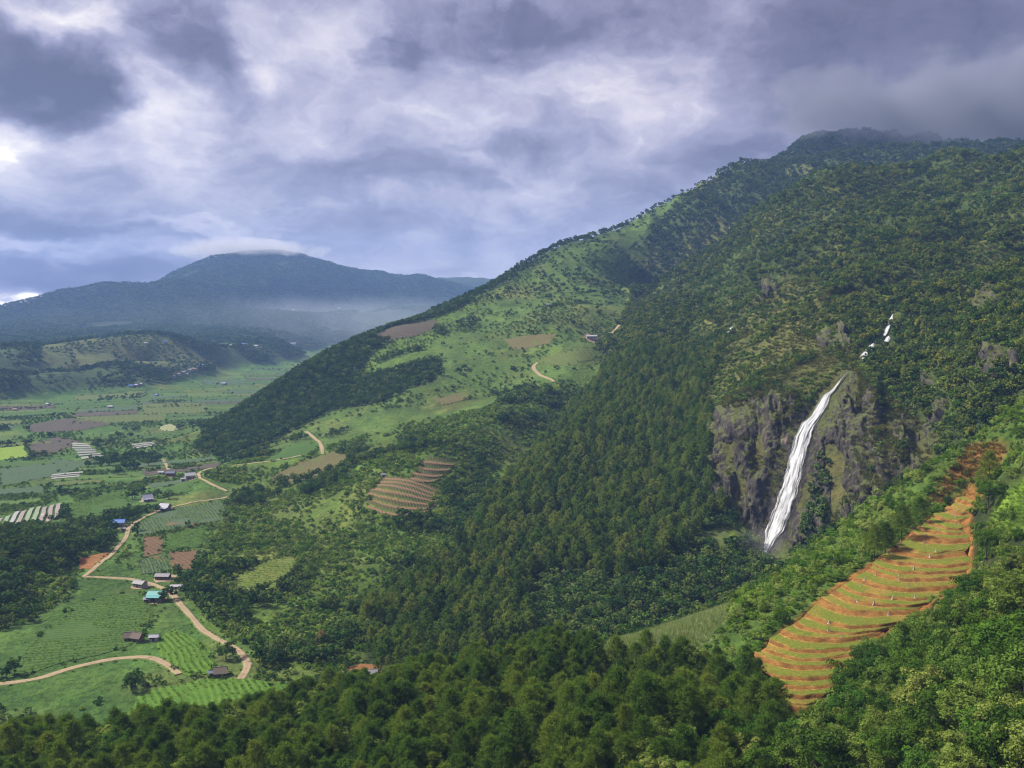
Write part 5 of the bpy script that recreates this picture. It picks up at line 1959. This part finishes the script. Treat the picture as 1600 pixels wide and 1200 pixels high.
def build_houses():
    for (u, v, w, d, h, rot, wm, rm, lb, kw) in HOUSES:
        p = hit(u, v, rmin=300)
        w, d, h = w * .85, d * .85, h * .88
        if w > 4.5:
            an = [i * math.pi / 5 for i in range(10)]
            drape('yard', [(p[0] + math.cos(a) * w * random.uniform(.7, 1.1), p[1] + math.sin(a) * w * random.uniform(.7, 1.1)) for a in an], MAT_DIRT, 'trodden earth yard round ' + lb.replace('with', 'of')[:40].rsplit(' ', 1)[0], cell=4, lift=.25, jag=.6)
        house('hut' if 'hut' in lb or 'shed' in lb or 'shelter' in lb else 'house', lb, 'hut' if 'hut' in lb or 'shed' in lb or 'shelter' in lb else 'house',
              tuple(p + (0, 0, .3)), w, d, h, rot, wm, rm, **kw)
    p = hit(456, 540, rmin=1500)
    house('house', 'long pale building in the hazy far valley', 'building', tuple(p), 26, 12, 7, .1, W_WHITE, R_LILAC, group='far village houses', detail=True, windows=4)
    for i, (u, v) in enumerate(FAR_HOUSES):
        p = hit(u, v, rmin=900)
        k = math.hypot(p[0], p[1])
        s = np.interp(k, [1200, 2000, 4500], [6, 8, 14]) * random.uniform(.8, 1.2)
        lb = ('small pale house in the row along the far edge of the valley floor' if i < 10 else 'pale cabin by the tree line on the valley floor' if i < 17 else
              'tiny white house on the forested foothill below the far range' if i < 21 else 'tiny pale house on the wooded plateau' if i in (21, 22, 27, 28) else
              'tiny house in the hazy end of the valley' if i < 27 else 'little pale house beside the foot of the spur')
        house('village_house', lb, 'house', tuple(p + (0, 0, .4)), s, s * .7, s * .42, random.uniform(-.6, .6), W_WHITE,
              random.choice([R_WHITE, R_LILAC, R_WHITE, R_RUST, R_BLUE]), group='far village houses', detail=False)


# ------------------------------------------------------------------ stumps and people on the terraces
M_STUMP = plain('bleached_wood', (.31, .27, .20), .9, .3, 4)


def build_stumps():
    spots = [(1536, 789), (1521, 800), (1492, 808), (1497, 820), (1467, 827), (1478, 828), (1447, 837), (1444, 849), (1408, 850), (1462, 862), (1453, 871), (1458, 883), (1428, 890), (1405, 899), (1368, 899),
             (1350, 906), (1345, 916), (1430, 934), (1365, 945), (1295, 974), (1294, 985), (1315, 996), (1405, 907), (1394, 936), (1388, 962), (1340, 940), (1420, 916)]
    rng = np.random.default_rng(5)
    for i, (u, v) in enumerate(spots):
        p = on_terrace(u, v)
        if p is None:
            continue
        h, r = rng.uniform(.8, 1.9), rng.uniform(.13, .24)
        k, rows = 8, 6
        V = []
        lean = rng.normal(size=2) * .12
        for j in range(rows):
            t = j / (rows - 1)
            rr = r * (1 + 1.2 * (1 - t) ** 4) * (1 - .45 * t)
            for a in range(k):
                an = a * 2 * math.pi / k
                q = rr * (1 + .22 * math.sin(a * 3 + i) * (1 - t) + .1 * rng.normal())
                V.append((lean[0] * h * t + q * math.cos(an), lean[1] * h * t + q * math.sin(an), t * h - .15 + (rng.uniform(-.25, .25) if j == rows - 1 else 0)))
        F = [(j * k + a, j * k + (a + 1) % k, (j + 1) * k + (a + 1) % k, (j + 1) * k + a) for j in range(rows - 1) for a in range(k)]
        V.append((lean[0] * h, lean[1] * h, h - .35))
        me = bpy.data.meshes.new('tree_stump')
        me.from_pydata(V, [], F + [((rows - 1) * k + a, (rows - 1) * k + (a + 1) % k, len(V) - 1) for a in range(k)])
        me.materials.append(M_STUMP)
        obj('tree_stump', me, loc=p, label='pale bleached tree stump standing on the orange terraces', category='stump', group='stumps on the terraces')


def build_people():
    skin, hair = plain('skin', (.36, .21, .13)), plain('hair_black', (.012, .011, .012))
    white, pink, dark, blue = plain('cloth_white', (.34, .33, .32)), plain('cloth_rose', (.42, .20, .18)), plain('cloth_dark', (.03, .03, .045)), plain('cloth_blue', (.06, .09, .18))
    people = [
        ((1394, 856), white, dark, 'person in a white top standing at the crest edge of the terraces', 0.0, 1.0),
        ((1385, 866), white, blue, 'person in white bending over at the crest edge of the terraces', .75, 1.0),
        ((1434, 819), pink, dark, 'person in rose clothes stooping on the upper crest edge of the terraces', .5, 1.0),
    ]
    for (u, v), top, low, lb, bend, s in people:
        p = on_terrace(u + 4, v) or on_terrace(u + 8, v + 2)
        if p is None:
            q = hit(u, v)
            p = Vector(q)
        root = obj('person', None, loc=p, label=lb, category='person')
        b = math.sin(bend), math.cos(bend)
        up = lambda d: (0.0, -d * b[0], .92 + d * b[1])
        J = [((0, 0, .92), .15), (up(.25), .155), (up(.45), .17), (up(.55), .07), (up(.66), .10), (up(.78), .09),
             ((-.20, up(.45)[1], up(.45)[2]), .065), ((-.27, up(.22)[1] - .12, up(.20)[2]), .05), ((-.22, up(.05)[1] - .34, up(.05)[2] - .02), .04),
             ((.20, up(.45)[1], up(.45)[2]), .065), ((.27, up(.22)[1] - .10, up(.20)[2]), .05), ((.25, up(.05)[1] - .28, up(.05)[2] - .06), .04),
             ((-.10, 0, .86), .10), ((-.12, -.05, .48), .075), ((-.12, .02, .08), .05), ((-.12, -.14, .04), .045),
             ((.10, 0, .86), .10), ((.13, -.02, .48), .075), ((.14, .08, .08), .05), ((.14, -.08, .04), .045)]
        E = [(0, 1), (1, 2), (2, 3), (3, 4), (4, 5), (2, 6), (6, 7), (7, 8), (2, 9), (9, 10), (10, 11), (0, 12), (12, 13), (13, 14), (14, 15), (0, 16), (16, 17), (17, 18), (18, 19)]
        me = bpy.data.meshes.new('body')
        me.from_pydata([j[0] for j in J], E, [])
        o = bpy.data.objects.new('body', me)
        COL.objects.link(o)
        sk = o.modifiers.new('skin', 'SKIN')
        for i, j in enumerate(J):
            me.skin_vertices[0].data[i].radius = (j[1], j[1] * .85)
            me.skin_vertices[0].data[i].use_root = (i == 0)
        o.modifiers.new('sub', 'SUBSURF').levels = 2
        dg = bpy.context.evaluated_depsgraph_get()
        m2 = bpy.data.meshes.new_from_object(o.evaluated_get(dg))
        bpy.data.objects.remove(o)
        hd = Vector(up(.70))
        for mm in (top, low, skin, hair):
            m2.materials.append(mm)
        for f in m2.polygons:
            c = f.center
            f.use_smooth = True
            dh = (c - hd).length
            f.material_index = (3 if (c - hd).dot(Vector((0, .5, .8))) > -.01 else 2) if dh < .17 else (1 if c.z < .90 and abs(c.x) < .24 and c.y > -.2 else 0)
        body = obj('body', m2, root)
        root.rotation_euler = (0, 0, random.uniform(-.6, .6))


# ------------------------------------------------------------------ single trees
LONE = [(850, 505, .9, 'dark round tree standing alone on the high slope'), (895, 508, .8, 'bushy dark tree below the long white house'), (908, 511, .7, 'small dark tree next to the bushy one on the high slope'),
        (717, 584, 1.0, 'round dark tree of a pair on the middle slope'), (726, 578, .9, 'upper dark tree of a pair on the middle slope'), (802, 580, .8, 'low wide dark tree in the high pasture'),
        (353, 1030, 1.15, 'big round dark tree beside the winding road'), (206, 1078, 1.0, 'dark tree beside the bottom road in the valley'), (263, 938, 1.0, 'dark tree next to the teal roofed house'),
        (178, 832, .95, 'dark tree shading the blue roofed house'), (207, 780, 1.0, 'large dark tree left of the pale lilac roofed house'), (222, 772, .9, 'dark tree behind the pale lilac roofed house'),
        (246, 778, 1.0, 'dark tree between the two lilac roofed houses'), (264, 780, 1.0, 'dark tree behind the steep lilac roofed house'), (185, 742, 1.1, 'wide dark tree on the valley floor behind the houses'),
        (232, 728, 1.0, 'dark tree clump above the tiny white hut'), (245, 800, .8, 'low dark tree at the road by the lilac roof')]
NEAR_TREES = 300


def tree_thing(name, label, group, loc, rot, sxy, sz, crown_me, trunk_me):
    root = obj(name, None, loc=loc, label=label, category='tree')
    if group:
        root['group'] = group
    root.rotation_euler = (0, 0, rot)
    root.scale = (sxy, sxy, sz)
    obj('trunk', trunk_me, root)
    obj('crown', crown_me, root)
    return root


def build_trees():
    tm = [mesh_np('trunk', *trunk_geo(6.2, .24, 5, i, .4, 1.7), True, M_BARK) for i in range(4)]
    tp = [mesh_np('trunk', *trunk_geo(11.0, .20, 0, 20 + i, .2), True, M_BARK) for i in range(3)]
    lone = [proto_mesh('crown', crown_broad(500 + i, R=(3.3, 3.3, 3.4), zc=4.4, clumps=40, leaves=40, lsize=.6), ML['broad_dark']) for i in range(4)]
    for i, (u, v, s, lb) in enumerate(LONE):
        p = hit(u, v, rmin=300)
        tree_thing('broadleaf_tree', lb, None, tuple(p - (0, 0, .2)), i * 1.7, s * 1.1, s * .95, lone[i % 4], tm[i % 4])
        r = math.hypot(p[0], p[1])
        KEEP_OUT.append((p[0] * (1 - 6 / r), p[1] * (1 - 6 / r), 8))
    # withered bamboo tuft and the dark tree by the rock near the fall's stream
    p = hit(502, 1018, rmin=300)
    dead = proto_mesh('crown', crown_pine(77, h=9, z0=1.0, R=2.0, branches=30, tufts=3, blades=7, bl=1.2, bw=.2), ML['bamboo_dead'])
    tree_thing('withered_tree', 'withered orange brown tree among green ones behind the near forest', None, tuple(p), 0, 1.0, 1.0, dead, tp[0])
    p = hit(1166, 905, rmin=200, rmax=345)
    if p is not None:
        tree_thing('broadleaf_tree', 'dark bluish round tree by a boulder beside the brush ridge', None, tuple(p), 0, 1.0, .85, lone[1], tm[1])
        rng = np.random.default_rng(3)
        bm = bmesh.new()
        bmesh.ops.create_icosphere(bm, subdivisions=3, radius=1)
        for vv in bm.verts:
            k = 1 + .35 * math.sin(vv.co.x * 3 + 1) * math.cos(vv.co.y * 2.5) + .12 * rng.normal()
            vv.co = (vv.co.x * 3.4 * k, vv.co.y * 2.6 * k, vv.co.z * 2.2 * k)
        me = bpy.data.meshes.new('boulder')
        bm.to_mesh(me)
        bm.free()
        me.materials.append(plain('boulder_brown', (.15, .10, .085), .9, .4, .6))
        q = hit(1186, 904, rmin=200, rmax=345)
        if q is not None:
            obj('boulder', me, loc=tuple(q + (0, 0, 1.4)), label='brown boulder in the bushes beside a dark round tree', category='boulder')
    # the nearest trees, one by one
    for kind, name, lb, grp, trunks in (
            ('pine_near', 'pine_tree', 'olive green pine in the dense forest along the bottom of the photo', 'pines of the near forest', tp),
            ('broad_near', 'broadleaf_tree', 'leafy green tree in the wood below the orange terraces', 'trees of the near wood', tm)):
        A = np.concatenate(PLANTS[kind])
        A = A[clear_of(A)]
        u, v = to_uv(A[:, 0], A[:, 1], A[:, 2] + 8 * A[:, 4])
        r = np.hypot(A[:, 0], A[:, 1])
        ok = (u > -10) & (u < 1610) & (v < 1190)
        if kind == 'broad_near':
            ok &= (u > 1180)
        r = np.where(ok, r, 1e9)
        o = np.argsort(r)
        pick, rest = o[:NEAR_TREES], o[NEAR_TREES:]
        pick = pick[r[pick] < 1e8]
        PLANTS[kind] = [A[rest]]
        crowns = [proto_mesh('crown', crown_pine(i, h=11 + i * .5) if kind == 'pine_near' else crown_broad(100 + 7 * i, clumps=42, leaves=90, lsize=.33), ML[kind]) for i in range(5)]
        for i in pick:
            a = A[i]
            tree_thing(name, lb, grp, (a[0], a[1], a[2] - .15), U(0, 6.28), a[3], a[4], crowns[RNG.integers(5)], trunks[RNG.integers(len(trunks))])


build_houses()
build_stumps()
build_people()
build_trees()
print('things', round(time.time() - T0, 1))

# ------------------------------------------------------------------ air
def build_haze():
    bm = bmesh.new()
    bmesh.ops.create_cube(bm, size=1)
    for v in bm.verts:
        v.co = (v.co.x * 13000, v.co.y * 8000 + 3600, v.co.z * 760 + 150)
    me = bpy.data.meshes.new('haze')
    bm.to_mesh(me)
    bm.free()
    m = bpy.data.materials.new('haze_air')
    m.use_nodes = True
    N = NT(m.node_tree)
    pv = N.n('ShaderNodeVolumePrincipled')
    pv.inputs['Color'].default_value = (.30, .49, .98, 1)
    pv.inputs['Density'].default_value = HAZE
    pv.inputs['Anisotropy'].default_value = 0.0
    out = N.n('ShaderNodeOutputMaterial')
    N.t.links.new(pv.outputs[0], out.inputs['Volume'])
    me.materials.append(m)
    obj('haze', me, kind='stuff', label='thin bluish haze filling the valley air')


HAZE = 9.5e-5
build_haze()


def cloud(u, r, z, sx, sy, sz, dens, label, seed, col=(.62, .62, .68)):
    """a bank of low cloud resting against a summit"""
    a, b, _ = ray(u, 480)
    k = r / math.hypot(a, b)
    bm = bmesh.new()
    bmesh.ops.create_icosphere(bm, subdivisions=4, radius=1)
    for v in bm.verts:
        q = 1 + .10 * math.sin(v.co.x * 4 + seed) + .08 * math.sin(v.co.y * 6 + seed * 2)
        v.co = v.co * q
    me = bpy.data.meshes.new('cloud')
    bm.to_mesh(me)
    bm.free()
    m = bpy.data.materials.new('cloud_bank')
    m.use_nodes = True
    N = NT(m.node_tree)
    oc = N.n('ShaderNodeTexCoord').outputs['Object']
    pos = N.vm('MULTIPLY', oc, (sx, sy, sz))
    n = N.noise(N.vm('ADD', pos, (seed * 100.0, 0, 0)), max(.0075, 1.5 / sx), 4, .6)
    f = N.m('SUBTRACT', 1.0, N.vm('LENGTH', oc))
    d = N.m('ADD', N.m('MULTIPLY', f, 1.3), N.m('MULTIPLY', N.m('SUBTRACT', n, .52), 2.4))
    d = N.m('MULTIPLY', N.ss(d, .0, .9), dens)
    pv = N.n('ShaderNodeVolumePrincipled')
    pv.inputs['Color'].default_value = (*col, 1)
    N._set(pv.inputs['Density'], d)
    out = N.n('ShaderNodeOutputMaterial')
    N.t.links.new(pv.outputs[0], out.inputs['Volume'])
    me.materials.append(m)
    o = obj('cloud', me, loc=(a * k, b * k, z), kind='stuff', label=label)
    o.scale = (sx, sy, sz)
    return o


S.cycles.volume_step_rate = 4.0
cloud(1580, 2170, 415, 640, 330, 118, .020, 'dark low cloud lying on the high summit', 1.3, (.345, .36, .45))  # shaded look of this cloud put into its dark absorbing colour
cloud(600, 3900, -70, 1500, 1500, 140, .00032, 'pale mist in the far end of the valley', 4.1, (.80, .88, .97))
cloud(1203, 497, -128, 14, 10, 12, .010, 'spray drifting at the foot of the tall waterfall', 5.5, (.93, .94, .96))
cloud(385, 5350, 330, 520, 300, 70, .010, 'pale cap of cloud on the peak of the far range', 2.7, (.85, .85, .9))

MASS = {
    'pine_near': ('pine_forest', 'olive green pine forest covering the near ridge'),
    'pine_mid': ('hillside_pine_forest', 'dark green pine plantation on the middle slope'),
    'broad_near': ('near_woodland', 'leafy woodland below and beside the orange terraces'),
    'broad_mid': ('hillside_woodland', 'mid green trees scattered over the valley slopes'),
    'broad_dark': ('dark_woodland', 'dark green woods on the spur and valley sides'),
    'mount': ('mountain_forest', 'dense forest round the waterfall cliff'),
    'mount_far': ('summit_forest', 'dense dark forest on the high mountain under cloud'),
    'dark_far': ('distant_forest', 'bluish dark forest on the far hills and range'),
    'bush_big': ('ridge_shrubbery', 'tall bright bushes on the crest beside the terraces'),
    'bush_near': ('ridge_undergrowth', 'bright green bushes beside the orange terraces'),
    'bush_mid': ('slope_undergrowth', 'bright green shrubs on the middle slopes'),
    'shrub_dark': ('shrub_undergrowth', 'darker shrubs between the hillside trees'),
    'tussock_olive': ('cliff_grass', 'olive tussock grass on the cliff and slopes'),
    'tussock_dry': ('dry_grass', 'dry orange grass above the terraces'),
    'corn': ('maize_crop_foliage', 'pale green crop on the slope beside the near forest'),
    'grass': ('meadow_grass', 'bright green grass right of the terraces'),
}
if CROPS:
    A = np.concatenate(CROPS)
    mass('crop_foliage', KINDS['grass'], A[:, :3], U(0, 6.283, len(A)), A[:, [3, 3, 4]], RNG.integers(0, KINDS['grass'].n, len(A)), 'low green crop plants in rows on the valley plots')
    print('crops', len(A))
for k, parts in PLANTS.items():
    A = np.concatenate(parts)
    A = A[clear_of(A)]
    if EDGE.get(k):
        A = np.concatenate([A, np.array(EDGE[k])])
    nm, lb = MASS[k]
    mass(nm, KINDS[k], A[:, :3] - (0, 0, .15), U(0, 6.283, len(A)), np.stack([A[:, 3], A[:, 3], A[:, 4]], -1), RNG.integers(0, KINDS[k].n, len(A)), lb)
    print(k, len(A))
print('plants', round(time.time() - T0, 1))
